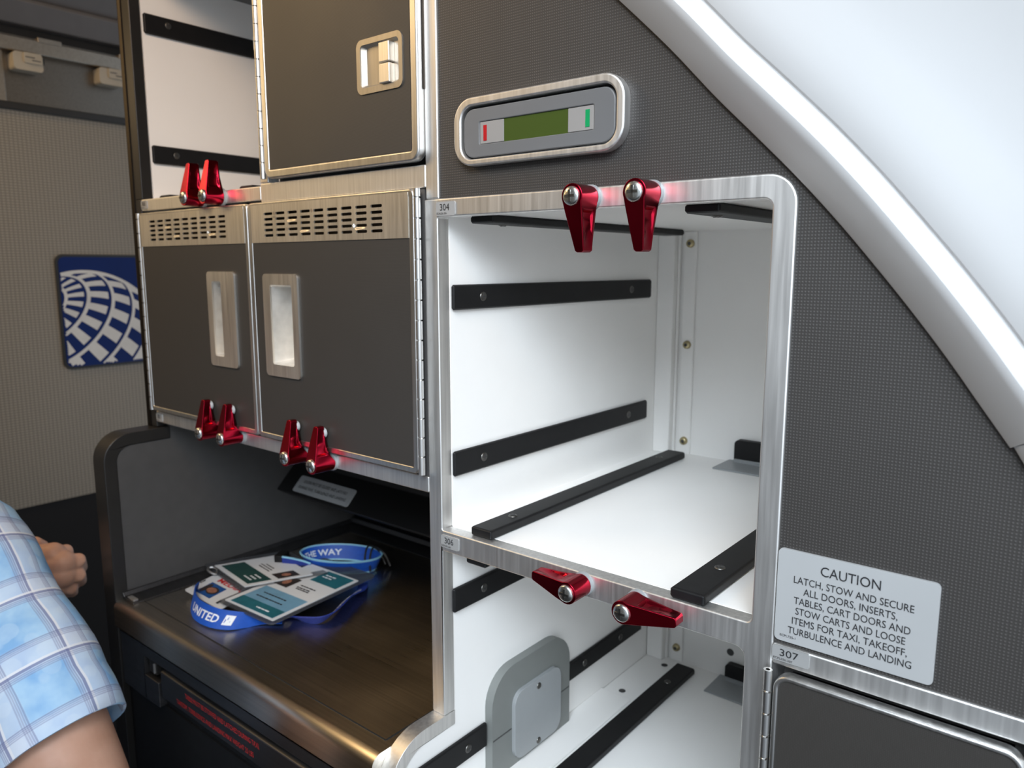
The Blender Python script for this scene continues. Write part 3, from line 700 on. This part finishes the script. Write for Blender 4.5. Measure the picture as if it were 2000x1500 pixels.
for s_, v, u0, wdt in (('DOORS MUST BE CLOSED AND LATCHED', .035, .03, .21), ('DURING TAXI, TURBULENCE AND LANDING', .014, .02, .23)):
    text('lettering', s_, M['ink'], lb, tuple(o0+Vector((u0, 0, 0))+sl*v+sn*.0027), X, tuple(sl), width=wdt, height=.010)

# =================================================================== RED TURN LATCHES
def make_latch(bumper):
    mbx = MB()
    L, r, D = .082, .0185, (.056 if bumper else .05)
    # outline (lateral b, along a): teardrop, arm along +z
    out = []
    tipw = .0075
    arm = [.020, .024, .030, .038, .046, .054, .062, .070, .076, .0795, .082]
    def half(a): 
        tt = (a-.010)/(L-.010); return (.0165*(1-tt)+tipw*tt)
    right = [(half(a) if a < .08 else (half(a)-.0015 if a < .0815 else half(a)-.003), a) for a in arm]
    head = [(r*math.cos(math.radians(k)), r*math.sin(math.radians(k))) for k in range(180-28, 360+29, 13)]
    out = head + right + [(-q[0], q[1]) for q in reversed(right)]
    ys = [0, .06, .12, .2, .5, .8, .88, .94, 1]
    rows = []
    for fy in ys:
        row = []
        for (bx, a) in out:
            ta = min(1, max(0, (a-.012)/(L-.012)))
            yf = -D+.016*ta; yb = -.003-(.021 if bumper else .007)*min(1, max(0, a/.03)) 
            y = yf+(yb-yf)*fy
            k = 1.0
            if a > .019 and abs(bx) > .004:
                sc_ = max(0, min(1, (a-.0195)/.006))*max(0, min(1, (.079-a)/.05))
                dd = {0: 0, .06: 0, .12: .0, .2: .55, .5: .85, .8: .55, .88: 0, .94: 0, 1: 0}[fy]
                k = 1-.62*sc_*dd
            row.append((bx*k, y, a))
        rows.append(row)
    mbx.grid(rows, closed=True); n = len(out)
    mbx.add(rows[0], [tuple(range(n))]); mbx.add(rows[-1], [tuple(range(n))])
    base = thing('turn_latch', '', 'latch', (0, 0, 0), 'red turn latches on the galley rails')
    base['_base'] = tuple(W((0, 0, 0)))
    mbx.build('lever', M['red'], base, bevel=.0012, ang=32)
    b = MB(); b.cyl((0, -D+.002, 0), (0, -D-.002, 0), .0146, .0140, n=24, dome=.004)
    s_ = b.build('screw', M['screw'], base)
    b = MB(); y = -D-.0065
    b.box(-.0085, .0085, y, y+.004, -.0019, .0019); b.box(-.0019, .0019, y, y+.004, -.0085, .0085); b.build('cross_recess', M['dark_screw'], s_)
    b = MB(); b.cyl((0, -.006, 0), (0, .001, 0), .0195, .0205, n=24); b.build('washer', M['cover'], base)
    if bumper:
        b = MB(); b.cyl((0, -.026, .066), (0, -.0195, .066), .0115, .0115, n=18, dome=.003); b.build('bumper_pad', M['rubber'], base)
    return base
lA, lB = make_latch(False), make_latch(True)
R90 = math.pi/2
def place(src, first, x, z, ang, label):
    # ang: rotation about the y axis; 0 = arm up, pi = down
    o = src if first else copy_thing(src, (x, 0, z), label)
    o.location = W((x, 0, z)); o.rotation_euler = (0, ang, 0); o['label'] = label
    return o
place(lA, True, -.659, .102, math.pi-.05, 'red latch hanging straight down in front of the open bay, left of two')
place(lA, False, -.554, .102, math.pi-.0, 'red latch hanging straight down in front of the open bay, right of two')
place(lA, False, -.661, -.5175, -R90+.05, 'red latch on the middle rail lying sideways, arm pointing left')
place(lA, False, -.558, -.5195, R90-.02, 'red latch on the middle rail lying sideways, arm pointing right')
place(lA, False, -1.778, .160, 0, 'red upright latch on the upper left rail, left of the pair there')
place(lA, False, -1.692, .160, 0, 'red upright latch on the upper left rail, right of the pair there')
place(lB, True, -1.766, -.4095, .0, 'red upright latch at the foot of the left vented cabinet, left of two')
place(lB, False, -1.667, -.4095, .0, 'red upright latch at the foot of the left vented cabinet, right of two')
place(lB, False, -1.408, -.4148, .0, 'red upright latch at the foot of the right vented cabinet, left of two')
place(lB, False, -1.313, -.4168, .0, 'red upright latch at the foot of the right vented cabinet, right of two')

# =================================================================== BADGES AND LANYARDS ON THE COUNTER
def slab(b, o, ux, uy, a0, a1, c0, c1, z0, z1, r=0, mi=0):
    """rounded flat card in the plane spanned by ux, uy"""
    pts = rrect(a0, a1, c0, c1, r, 4) if r else [(a0, c0), (a1, c0), (a1, c1), (a0, c1)]
    n = len(pts); nz = Vector(ux).cross(Vector(uy)).normalized(); nz = -nz if nz.z < 0 else nz
    P_ = lambda q, z: tuple(Vector(o)+Vector(ux)*q[0]+Vector(uy)*q[1]+nz*z)
    b.add([P_(q, z0) for q in pts]+[P_(q, z1) for q in pts], [tuple(range(n)), tuple(range(n, 2*n))]+[(i, (i+1) % n, n+(i+1) % n, n+i) for i in range(n)], mi)
def basis(dx, dy, tilt=0.0, tilt2=0.0):
    ux = Vector((dx, dy, tilt)).normalized(); uy = Vector((0, 0, 1)).cross(ux); uy = (uy+Vector((0, 0, tilt2))).normalized(); return ux, uy
def portrait(par, o, ux, uy, cx, cy, w_, h_, zz, bgm):
    b = MB(); slab(b, o, ux, uy, cx-w_/2, cx+w_/2, cy-h_/2, cy+h_/2, zz, zz+.0004); ph_ = b.build('photograph', M[bgm], par, smooth=False)
    b = MB()
    def disc(ax, ay, rx, ry, z, mi):
        pts = [(ax+rx*math.cos(2*math.pi*k/18), ay+ry*math.sin(2*math.pi*k/18)) for k in range(18)]
        nz = Vector(ux).cross(Vector(uy)).normalized(); nz = -nz if nz.z < 0 else nz; b.add([tuple(Vector(o)+Vector(ux)*q[0]+Vector(uy)*q[1]+nz*z) for q in pts], [tuple(range(18))], mi)
    disc(cx, cy+h_*.10, w_*.30, h_*.34, zz+.0007, 1); disc(cx, cy-h_*.33, w_*.40, h_*.15, zz+.0006, 1); disc(cx, cy+h_*.05, w_*.21, h_*.27, zz+.0009, 0)
    b.build('face', [M['photo_skin'], M['photo_dark']], ph_, smooth=False)
# front badge: folded two-card holder, long side runs into the recess
ux, uy = basis(-.06, 1.0, .015, .01)      # ux runs towards the back, uy towards -x (left)
o = Vector((-1.588, .010, -.874))
t = thing('badge_holder', 'clear badge holder with teal and white printed cards on top of the pile', 'badge', (-1.69, .15, -.885))
b = MB(); slab(b, o, ux, uy, -.012, .345, -.010, .212, -.004, 0, .012); b.build('holder', M['clear'], t)
b = MB(); slab(b, o, ux, uy, .0, .288, .0, .200, .0003, .0022, .003); b.build('card', M['card'], t)
b = MB(); slab(b, o, ux, uy, .006, .118, .010, .182, .0024, .0030); b.build('light_blue_print', M['card_sky'], t, smooth=False)
for q in ((.006, .045, .010, .182, .0031, .0036), (.212, .280, .010, .115, .0024, .0030)):
    b = MB(); slab(b, o, ux, uy, *q); b.build('teal_print', M['card_teal'], t, smooth=False)
portrait(t, o, uy, -ux, .155, -.168, .055, .055, .0026, 'photo_dark')
tx = lambda s_, a, c_, w_, h_, m='ink': text('lettering', s_, M[m], t, tuple(o+ux*a+uy*c_+Vector((0, 0, .0040))), tuple(-uy), tuple(ux), width=w_, height=h_)
for s_, a, c_, w_, h_, m in (('BOARDING PASS', .085, .13, .085, .008, 'ink'), ('MEDIA FLIGHT DAY', .062, .14, .105, .008, 'ink'), ('GUEST', .020, .11, .06, .010, 'print'), ('VISITOR', .160, .105, .05, .006, 'ink'), ('ESCORT REQUIRED', .148, .105, .07, .005, 'ink'), ('EVENT', .250, .095, .05, .009, 'print')):
    pass
for a, c0, c1, m in ((.085, .06, .15, 'ink'), (.064, .05, .155, 'ink'), (.020, .045, .095, 'print'), (.170, .045, .105, 'ink'), (.158, .055, .105, 'ink'), (.150, .05, .1, 'ink'), (.255, .06, .10, 'print'), (.243, .065, .10, 'print')):
    # printed rows too small and blurred to read
    b = MB()
    q = c0
    while q < c1:
        e = min(c1, q+random.uniform(.006, .016)); slab(b, o, ux, uy, a, a+.0042, q, e, .0037, .0041); q = e+.003
    b.build('print_row', M[m], t, smooth=False)
# white photo badge at the left, half under it
ux, uy = basis(.80, .02, 0, 0)
ux, uy = basis(.172, -.006, .0, .0)
t = thing('photo_badge', 'white photo badge with red heading at the left of the pile', 'badge', (-1.86, .04, -.9))
o = Vector((-1.962, -.022, -.884))
ux = Vector((.985, -.02, .0)).normalized(); uy = Vector((-.22, 1, .04)).normalized()
b = MB(); slab(b, o, ux, uy, 0, .19, 0, .115, -.003, 0, .008); b.build('card', M['card'], t, bevel=.0008)
portrait(t, o, -uy, ux, -.045, .075, .06, .075, .0003, 'card_blue')
b = MB()
text('heading', 'MEDIA', M['redink'], t, tuple(o+ux*.045+uy*.085+Vector((0, 0, .0008))), tuple(ux), tuple(uy), width=.12, height=.020, bold=.02)
text('lettering', '35', M['ink'], t, tuple(o+ux*.012+uy*.02+Vector((0, 0, .0008))), tuple(uy), tuple(-ux), width=.05, height=.012)
text('lettering', '1', M['ink'], t, tuple(o+ux*.150+uy*.012+Vector((0, 0, .0008))), tuple(ux), tuple(uy), width=.01, height=.018, bold=.02)
b = MB(); b.tube([tuple(o+ux*.0+uy*.10+Vector((.016*math.cos(k), .012*math.sin(k), .008+.012*math.sin(k*.5)))) for k in [2*math.pi*i/12 for i in range(13)]], .003, 8); b.build('ring', M['alu_edge'], t)
# rear badge with a dark green block
t = thing('badge_holder', 'clear badge holder with a white and dark green card, against the grey side panel', 'badge', (-1.93, .16, -.895))
o = Vector((-1.812, .072, -.868)); ux = Vector((-.985, .15, -.02)).normalized(); uy = Vector((.42, .9, .01)).normalized()
b = MB(); slab(b, o, ux, uy, -.012, .25, -.016, .225, -.005, 0, .008); b.build('holder', M['clear'], t)
b = MB(); slab(b, o, ux, uy, 0, .215, 0, .185, .0003, .0022, .003); b.build('card', M['card'], t)
b = MB(); slab(b, o, ux, uy, .016, .200, .014, .078, .0024, .003); b.build('green_print', M['card_green'], t, smooth=False)
portrait(t, o, uy, -ux, .125, -.035, .06, .045, .0026, 'photo_dark')
for a0, a1, c_ in ((.085, .15, .098), (.09, .16, .108), (.1, .15, .118)):
    b = MB(); q = a0
    while q < a1: e = min(a1, q+random.uniform(.006, .014)); slab(b, o, ux, uy, q, e, c_, c_+.004, .0026, .003); q = e+.003
    b.build('print_row', M['ink'], t, smooth=False)
for a0, a1, c_ in ((.04, .085, .03), (.04, .075, .043), (.04, .08, .056)):
    b = MB(); q = a0
    while q < a1: e = min(a1, q+random.uniform(.006, .012)); slab(b, o, ux, uy, q, e, c_, c_+.005, .0032, .0035); q = e+.003
    b.build('print_row', M['card'], t, smooth=False)
def cr(P, k=8): 
    P = [Vector(p) for p in P]; out = []
    for i in range(len(P)-1):
        p0, p1, p2, p3 = P[max(i-1, 0)], P[i], P[i+1], P[min(i+2, len(P)-1)]
        for j in range(k):
            t_ = j/k; out.append(.5*((2*p1)+(p2-p0)*t_+(2*p0-5*p1+4*p2-p3)*t_*t_+(3*p1-p0-3*p2+p3)*t_**3))
    out.append(P[-1]); return out
# bright blue lanyard lying on edge, printed side to the front
t = thing('lanyard', 'bright blue lanyard with white lettering, lying in front of the badges', 'lanyard', (-1.78, -.04, zc))
pc = cr([(-1.93, .00, zc+.026), (-1.905, -.025, zc+.025), (-1.86, -.050, zc+.0225), (-1.80, -.066, zc+.0225), (-1.735, -.062, zc+.022), (-1.69, -.035, zc+.018), (-1.672, .0, zc+.012), (-1.655, .03, zc+.010), (-1.62, .06, zc+.008)])
wc = cr([(0, .006, .017), (0, .006, .020), (0, .008, .021), (.002, .012, .021), (.0, .016, .019), (-.006, .020, .015), (-.010, .014, .011), (-.012, .012, .006), (-.014, .012, .003)])
b = MB(); b.ribbon(pc, wc, .0012); b.build('ribbon', M['lany_blue'], t, ang=60)
def on_ribbon(par, s_, pc, wc, i0, i1, mat, h=.55, side=1):
    cu = bpy.data.curves.new('lettering', 'FONT'); cu.body = s_; cu.size = 1; cu.resolution_u = 2; cu.offset = .02
    to = bpy.data.objects.new('lettering', cu); sc.collection.objects.link(to)
    dg = bpy.context.evaluated_depsgraph_get(); dg.update(); me = bpy.data.meshes.new_from_object(to.evaluated_get(dg)); bpy.data.objects.remove(to)
    xs = [v.co.x for v in me.vertices]; mn, mx_ = min(xs), max(xs); mb_ = MB()
    for v in me.vertices:
        u = i0+(i1-i0)*(v.co.x-mn)/(mx_-mn); k = min(int(u), len(pc)-2); fr = u-k
        p = pc[k].lerp(pc[k+1], fr); ww = wc[k].lerp(wc[k+1], fr); d = (pc[k+1]-pc[k]).normalized(); nn = d.cross(ww).normalized()*.0019*side
        mb_.v.append(tuple(p+ww*((v.co.y/.73-.5)*2*h)+nn))
    for f in me.polygons: mb_.f.append(tuple(f.vertices)); mb_.mi.append(0)
    bpy.data.meshes.remove(me); return mb_.build('lettering', mat, par, smooth=False, merge=False)
on_ribbon(t, 'UNITED', pc, wc, 18, 34, M['print'], .42)
b = MB()
i = 33
for k in range(2):
    p, q = pc[36+k*2], pc[38+k*2]; 
    d = (q-p).normalized(); nn = d.cross(wc[36]).normalized()*.002
    b.add([tuple(p-wc[36+k*2]*.55+nn), tuple(q-wc[38+k*2]*.55+nn), tuple(q+wc[38+k*2]*.5+nn), tuple(p+wc[36+k*2]*.5+nn)], [(0, 1, 2, 3)])
b.build('emblem', M['print'], t, smooth=False)
b = MB(); b.tube([(-1.925, .012, zc+.02), (-1.935, .0, zc+.012), (-1.925, -.02, zc+.004), (-1.905, -.028, zc+.004)], .004, 8); b.build('hook', M['black_trim'], t)
# navy lanyard folded under the front badge
t = thing('lanyard', 'navy lanyard with white print folded under the front badge', 'lanyard', (-1.6, .12, zc))
pc = cr([(-1.70, .01, zc+.008), (-1.66, .04, zc+.010), (-1.61, .075, zc+.012), (-1.565, .085, zc+.014), (-1.530, .105, zc+.016), (-1.525, .135, zc+.018), (-1.545, .18, zc+.018), (-1.575, .235, zc+.016), (-1.60, .30, zc+.010), (-1.64, .34, zc+.006)])
wc = cr([(.012, -.012, .006), (.012, -.010, .008), (.010, -.012, .009), (.006, -.010, .013), (.012, -.004, .014), (.012, .003, .012), (.012, .006, .011), (.012, .006, .010), (.014, .006, .005), (.010, .010, .002)])
b = MB(); b.ribbon(pc, wc, .0012); b.build('ribbon', M['lany_navy'], t, ang=60)
on_ribbon(t, 'UNITED', pc, wc, 44, 64, M['print'], .45, -1); on_ribbon(t, 'UNITED', pc, wc, 4, 16, M['print'], .4, 1)
# looped lanyard at the back, standing on edge
t = thing('lanyard', 'looped blue lanyard with pale edging and black buckle at the back of the pile', 'lanyard', (-1.8, .38, zc))
pc, wc = [], []
C0 = Vector((-1.775, .372, 0)); ea = Vector((.80, .60, 0)); eb = Vector((-.6, .8, 0))
for k in range(57):
    a = math.radians(200+k*360/56)
    rr = 1.0
    zz = zc+.028+.010*(.5-.5*math.cos(a))
    p = C0+ea*(.112*math.cos(a))+eb*(.062*math.sin(a)); pc.append(Vector((p.x, p.y, zz))); 
    ou = (ea*math.cos(a)*.6+eb*math.sin(a)).normalized(); wc.append(ou*.010+Vector((0, 0, .0205)))
b = MB(); b.ribbon(pc, wc, .0012); b.build('ribbon', M['lany_blue'], t, ang=60)
for sg in (1, -1):
    b = MB(); b.ribbon([p+w_*sg for p, w_ in zip(pc, wc)], [w_*.10 for w_ in wc], .002); b.build('edge_stripe', M['lany_pale'], t, ang=60)
on_ribbon(t, 'THE WAY', pc, wc, 52, 40, M['print'], .4, -1)
ux = Vector((.80, .45, 0)).normalized(); uy = Vector((-.45, .80, 0)).normalized()
b = MB(); slab(b, Vector((-1.905, .225, zc+.012)), ux, uy, 0, .028, 0, .05, 0, .046, .006); b.build('buckle', M['black'], t, bevel=.003)
b = MB(); pq = cr([(-1.880, .238, zc+.036), (-1.85, .252, zc+.034), (-1.82, .266, zc+.030), (-1.80, .280, zc+.022)]); b.ribbon(pq, [Vector((0, 0, .021))]*len(pq), .0015); st = b.build('strap', M['lany_navy'], t, ang=60)
b = MB(); b.ribbon([p+Vector((0, 0, .021)) for p in pq], [Vector((0, 0, .0022))]*len(pq), .0022); b.build('edge_stripe', M['lany_pale'], st, ang=60)
for dx in (0, .022):
    b = MB(); b.tube(cr([(-1.70+dx, .40, zc+.012), (-1.705+dx, .405, zc+.055), (-1.715+dx, .43, zc+.075), (-1.705+dx, .46, zc+.05), (-1.69+dx, .47, zc+.01)], 5), .003, 8); b.build('cord', M['black_trim'], t)

# =================================================================== PERSON at the lower left
def pt(u, v, d):
    p = Vector((0, -1, 0))+Fv*d+Rv*((u-1000)/f_px*d)+Uv*((750-v)/f_px*d); return p
sk = NT('skin'); bs = sk.b
nz = sk.noise(sk.coord(), 22, 4); sk.l(sk.ramp(nz, [(.3, (.50, .27, .18)), (.7, (.60, .35, .25))]), bs.inputs['Base Color'])
bs.inputs['Roughness'].default_value = .5; bs.inputs['Subsurface Weight'].default_value = .12; bs.inputs['Subsurface Radius'].default_value = (.01, .004, .002)
nf = sk.noise(sk.coord(), 400, 2); sk.bump(nf, .12, .0006); M['skin'] = sk.m
person = thing('person', 'person in a light blue plaid short-sleeved shirt standing beside the counter, one hand out', 'person', (-2.05, -.62, -2.667))
shN = Vector((-1.985, -.505, -.640)); shF = shN+Vector((-.44, -.30, .02))
mid = (shN+shF)/2; side = (shN-shF).normalized(); fwd = Vector((0, 0, 1)).cross(side); 
if fwd.y < 0: fwd = -fwd
hipC = mid+Vector((0, 0, -.86))+fwd*.0
class Body:
    def __init__(s): s.mb = MB()
    def limb(s, pts, rad, n=14):
        P_ = [Vector(p) for p in pts]; s.mb.tube(P_, rad, n)
        for p, r in ((P_[0], rad[0]), (P_[-1], rad[-1])): s.ball(p, (r, r, r))
    def ball(s, c, r, rot=None, n=14):
        rows = []
        for i in range(n//2+1):
            th = math.pi*i/(n//2); rows.append([])
            for k in range(n):
                q = Vector((r[0]*max(math.sin(th), 1e-3)*math.cos(2*math.pi*k/n), r[1]*max(math.sin(th), 1e-3)*math.sin(2*math.pi*k/n), r[2]*math.cos(th)))
                if rot is not None: q = rot @ q
                rows[-1].append(Vector(c)+q)
        s.mb.grid(rows, closed=True); m_ = len(s.mb.v); 
        s.mb.add(rows[0], [tuple(range(n))]); s.mb.add(rows[-1], [tuple(range(n))])
B = Body()
rotT = Matrix((side, fwd, Vector((0, 0, 1)))).transposed()
# trunk, hips, legs
for dz, rx, ry in ((-.02, .25, .14), (-.16, .27, .17), (-.34, .26, .18), (-.52, .25, .18), (-.70, .27, .18), (-.84, .28, .18)):
    B.ball(mid+Vector((0, 0, dz-.04)), (rx, ry, .16), rotT, 18)
B.limb([mid+Vector((0, 0, .02)), mid+Vector((0, 0, .16))+fwd*.02, mid+Vector((0, 0, .26))+fwd*.04], [.12, .10, .10])
for sg in (1, -1):
    h = hipC+side*.14*sg
    B.limb([h, h+Vector((0, 0, -.55))+fwd*.02, h+Vector((0, 0, -1.02))-fwd*.01], [.16, .105, .07]); B.ball(Vector((h.x, h.y, -2.61))+fwd*.09, (.075, .20, .055), rotT)
# head with face, jaw, nose, ears
hd = mid+Vector((0, 0, .44))+fwd*.07
B.ball(hd, (.128, .165, .185), rotT, 20); B.ball(hd+fwd*.05+Vector((0, 0, -.09)), (.10, .12, .11), rotT, 16)
B.limb([hd+fwd*.155+Vector((0, 0, .03)), hd+fwd*.205+Vector((0, 0, -.035))], [.018, .028], 10)
B.limb([hd+fwd*.150+side*.035+Vector((0, 0, -.095)), hd+fwd*.168+Vector((0, 0, -.093)), hd+fwd*.150-side*.035+Vector((0, 0, -.095))], [.014, .018, .014], 10)
for sg in (1, -1): B.ball(hd+side*.135*sg-fwd*.01+Vector((0, 0, -.01)), (.018, .035, .05), rotT, 12)
# near arm: hangs down out of the frame
elN = Vector((-1.535, -.455, -1.12))
B.limb([shN+Vector((0, 0, -.03)), shN.lerp(elN, .25), shN.lerp(elN, .5), shN.lerp(elN, .72), shN.lerp(elN, .9), elN], [.120, .112, .110, .108, .098, .088], 40)
foreN = elN+Vector((-.25, .02, -.34))
B.limb([elN, elN.lerp(foreN, .3), foreN], [.088, .092, .052], 40)
nh = (foreN-elN).normalized(); B.ball(foreN+nh*.10, (.05, .065, .10), None)
for k in range(4): q = foreN+nh*.16+Vector((0, .05-.03*k, 0)); B.limb([q, q+nh*.06, q+nh*.11+Vector((-.02, 0, 0))], [.017, .016, .013], 8)
B.limb([foreN+nh*.05+Vector((.03, .04, 0)), foreN+nh*.13+Vector((.07, .06, 0))], [.02, .015], 8)
# far arm: upper arm, forearm across the body, loosely closed hand
elF = shF+Vector((-.02, .16, -.40)); wrF = pt(20, 1118, 2.10)
B.limb([shF+Vector((0, 0, -.03)), shF.lerp(elF, .5), elF], [.11, .10, .08], 16)
B.limb([elF, elF.lerp(wrF, .4), wrF.lerp(elF, .1), wrF], [.08, .082, .056, .050], 16)
H = lambda u, v, d=2.1: pt(u, v, d)
# back of the hand
for (a, b_, ra, rb) in (((30, 1100), (104, 1082), .042, .032), ((30, 1110), (122, 1100), .045, .036), ((28, 1122), (122, 1124), .045, .035), ((30, 1135), (108, 1146), .042, .029)):
    B.limb([H(*a), H((a[0]+b_[0])/2, (a[1]+b_[1])/2, 2.085), H(*b_, 2.08)], [ra, (ra+rb)/2, rb], 12)
# four fingers: knuckle, first joint, then curled away from the viewer
for kn, j1, j2, tip, r in (((104, 1080, 2.08), (128, 1076, 2.11), (134, 1092, 2.17), (114, 1100, 2.19), .0190),
                           ((122, 1100, 2.08), (152, 1094, 2.10), (158, 1108, 2.17), (134, 1116, 2.19), .0200),
                           ((122, 1124, 2.08), (153, 1123, 2.10), (157, 1134, 2.17), (134, 1140, 2.19), .0190),
                           ((108, 1146, 2.08), (138, 1149, 2.10), (142, 1156, 2.16), (122, 1160, 2.17), .0165)):
    P0, P1, P2, P3 = pt(*kn), pt(*j1), pt(*j2), pt(*tip)
    B.limb([P0, P0.lerp(P1, .5), P1, P2, P3], [r*1.12, r*.98, r*1.05, r*.9, r*.75], 12)
# thumb leaves the side of the palm near its base
B.limb([H(30, 1098, 2.10), H(52, 1072, 2.13), H(70, 1064, 2.15), H(82, 1068, 2.17)], [.034, .027, .025, .019], 12)
body = B.mb.build('body', M['skin'], person)
rm = body.modifiers.new('remesh', 'REMESH'); rm.mode = 'VOXEL'; rm.voxel_size = .0026; rm.use_smooth_shade = True
sm = body.modifiers.new('smooth', 'SMOOTH'); sm.factor = .5; sm.iterations = 4
for sg in (1, -1):
    b = MB(); q = Body(); q.ball(hd+fwd*.142+side*.048*sg+Vector((0, 0, .025)), (.022, .018, .016), rotT, 12); q.mb.build('eye', M['rubber'], person)
q = Body(); q.ball(hd-fwd*.02+Vector((0, 0, .045)), (.142, .172, .175), rotT, 20)
hair = q.mb.build('hair', plain('dark_hair', (.03, .02, .015), .6, var=.3, nscale=80), person)
# shirt: plaid cloth
sh = NT('blue_plaid_cloth'); bs = sh.b; bs.inputs['Roughness'].default_value = .8
uvn = sh.n('ShaderNodeUVMap'); sp = sh.n('ShaderNodeSeparateXYZ'); sh.l(uvn.outputs[0], sp.inputs[0])
def band(coord, period, c0, wd, soft=.02):
    fr = sh.math('FRACT', sh.math('DIVIDE', coord, period)); d = sh.math('ABSOLUTE', sh.math('SUBTRACT', fr, c0))
    r = sh.n('ShaderNodeMapRange', clamp=True); r.inputs[1].default_value = wd+soft; r.inputs[2].default_value = wd; sh.l(d, r.inputs[0]); return r.outputs[0]
def mixc(fac, a, c):
    m_ = sh.n('ShaderNodeMix', data_type='RGBA'); sh.l(fac, m_.inputs[0])
    if isinstance(a, tuple): m_.inputs[6].default_value = a
    else: sh.l(a, m_.inputs[6])
    m_.inputs[7].default_value = c; return m_.outputs[2]
nv = sh.noise(sh.coord((1, 1, 1)), 26, 3); col = sh.ramp(nv, [(.35, (.23, .47, .80)), (.62, (.42, .66, .90))])
vor = sh.n('ShaderNodeTexVoronoi', feature='F1'); vor.inputs['Scale'].default_value = 34; sh.l(sh.coord(), vor.inputs['Vector'])
vr = sh.n('ShaderNodeMapRange', clamp=True); vr.inputs[1].default_value = .42; vr.inputs[2].default_value = .36; sh.l(vor.outputs[0], vr.inputs[0])
col = mixc(sh.math('MULTIPLY', vr.outputs[0], .35), col, lin((.55, .74, .92)))
for cdn, per in ((sp.outputs[0], .17), (sp.outputs[1], .15)):
    col = mixc(sh.math('MULTIPLY', band(cdn, per, .5, .15, .08), .42), col, lin((.80, .82, .90)))
for cdn, per in ((sp.outputs[0], .17), (sp.outputs[1], .15)):
    for c0, wd, a in ((.30, .006, .55), (.325, .005, .45), (.35, .005, .4), (.375, .005, .4), (.62, .016, .75), (.66, .005, .5), (.685, .005, .45), (.71, .005, .4)):
        col = mixc(sh.math('MULTIPLY', band(cdn, per, c0, wd, .008), a), col, lin((.16, .18, .36)))
    col = mixc(sh.math('MULTIPLY', band(cdn, per, .585, .012, .008), .8), col, lin((.85, .87, .92)))
sh.l(col, bs.inputs['Base Color'])
nb = sh.noise(sh.coord((1, 1, 1)), 16, 3); sh.bump(nb, .35, .006); M['plaid'] = sh.m
b = MB()
def cloth(axis_pts, radii, u0=0, ref=Vector((0, 1, 0)), n=40, wr=.006, seed=0, ell=None):
    rows = []; P_ = [Vector(p) for p in axis_pts]; Ls = [0]
    for i in range(1, len(P_)): Ls.append(Ls[-1]+(P_[i]-P_[i-1]).length)
    for i, p in enumerate(P_):
        d = (P_[min(i+1, len(P_)-1)]-P_[max(i-1, 0)]).normalized(); a = (ref-d*ref.dot(d)).normalized(); c_ = d.cross(a); row = []
        for k in range(n):
            th = 2*math.pi*k/n; rx, ry = radii[i] if isinstance(radii[i], tuple) else (radii[i], radii[i])
            q = p+a*math.cos(th)*rx+c_*math.sin(th)*ry
            nn = noise.noise(Vector((q.x*5+seed, q.y*5, q.z*9)))*wr*1.6+noise.noise(Vector((q.x*14, q.y*14+seed, q.z*20)))*wr*.6
            row.append(q+(q-p).normalized()*nn)
        rows.append(row)
    R0 = max((r[0] if isinstance(r, tuple) else r) for r in radii)
    b.grid(rows, closed=True, uv=lambda i, j: (u0+j/n*2*math.pi*R0, Ls[min(i, len(Ls)-1)]))
    return rows
hem = Vector((-1.648, -.458, -.985))
ax = [shN+(shN-hem).normalized()*.11+Vector((-.08, -.04, .03)), shN+(shN-hem).normalized()*.07+Vector((-.03, -.01, .0)), shN+(shN-hem).normalized()*.03]
ax += [shN.lerp(hem, k/14) for k in range(0, 15)]
rd = [.05, .105, .120]+[.126+.004*math.sin(k*.9)+.012*(k/14) for k in range(15)]
rd[-1] = .134; rd[-2] = .136; rd[-3] = .135
rows = cloth(ax, rd, seed=3, wr=.007, ref=Vector((.6, .8, 0)))
# turned-up hem: inner return
last = rows[-1]; cen = sum((Vector(p) for p in last), Vector())/len(last)
b.grid([last, [cen+(Vector(p)-cen)*.95 for p in last], [cen+(Vector(p)-cen)*.93+(shN-hem).normalized()*.05 for p in last]], closed=True, uv=lambda i, j: (j*.02, .9+i*.02))
rr = [tuple(Vector(p)+(Vector(p)-cen).normalized()*.002+(shN-hem).normalized()*.0 for p in last)]
# other sleeve
hemF = shF.lerp(elF, .8); axF = [shF+(shF-hemF).normalized()*.09, shF+(shF-hemF).normalized()*.03]+[shF.lerp(hemF, k/8) for k in range(9)]
cloth(axF, [.06, .115]+[.125]*9, seed=8, ref=Vector((.6, .8, 0)))
# shirt body
zs = [.10, .06, .02, -.05, -.12, -.22, -.34, -.46, -.58, -.70, -.82, -.95]
rxs = [(.11, .11), (.17, .13), (.23, .16), (.27, .19), (.285, .21), (.31, .23), (.345, .25), (.375, .27), (.395, .28), (.40, .28), (.40, .28), (.40, .28)]
cloth([mid+Vector((0, 0, z)) for z in zs], rxs, u0=.04, ref=side, n=64, wr=.008, seed=5)
shirt = b.build('shirt', M['plaid'], person, ang=80)
# trousers
b = MB()
for sg in (1, -1):
    h = hipC+side*.145*sg; cloth([h+Vector((0, 0, .10)), h, h+Vector((0, 0, -.3)), h+Vector((0, 0, -.6)), h+Vector((0, 0, -1.12))], [.16, .19, .165, .14, .12], seed=sg*3, n=32)
b.build('trousers', plain('dark_trousers', (.02, .022, .03), .8), person)
# tidy helper properties
for o in bpy.data.objects:
    if '_base' in o: del o['_base']
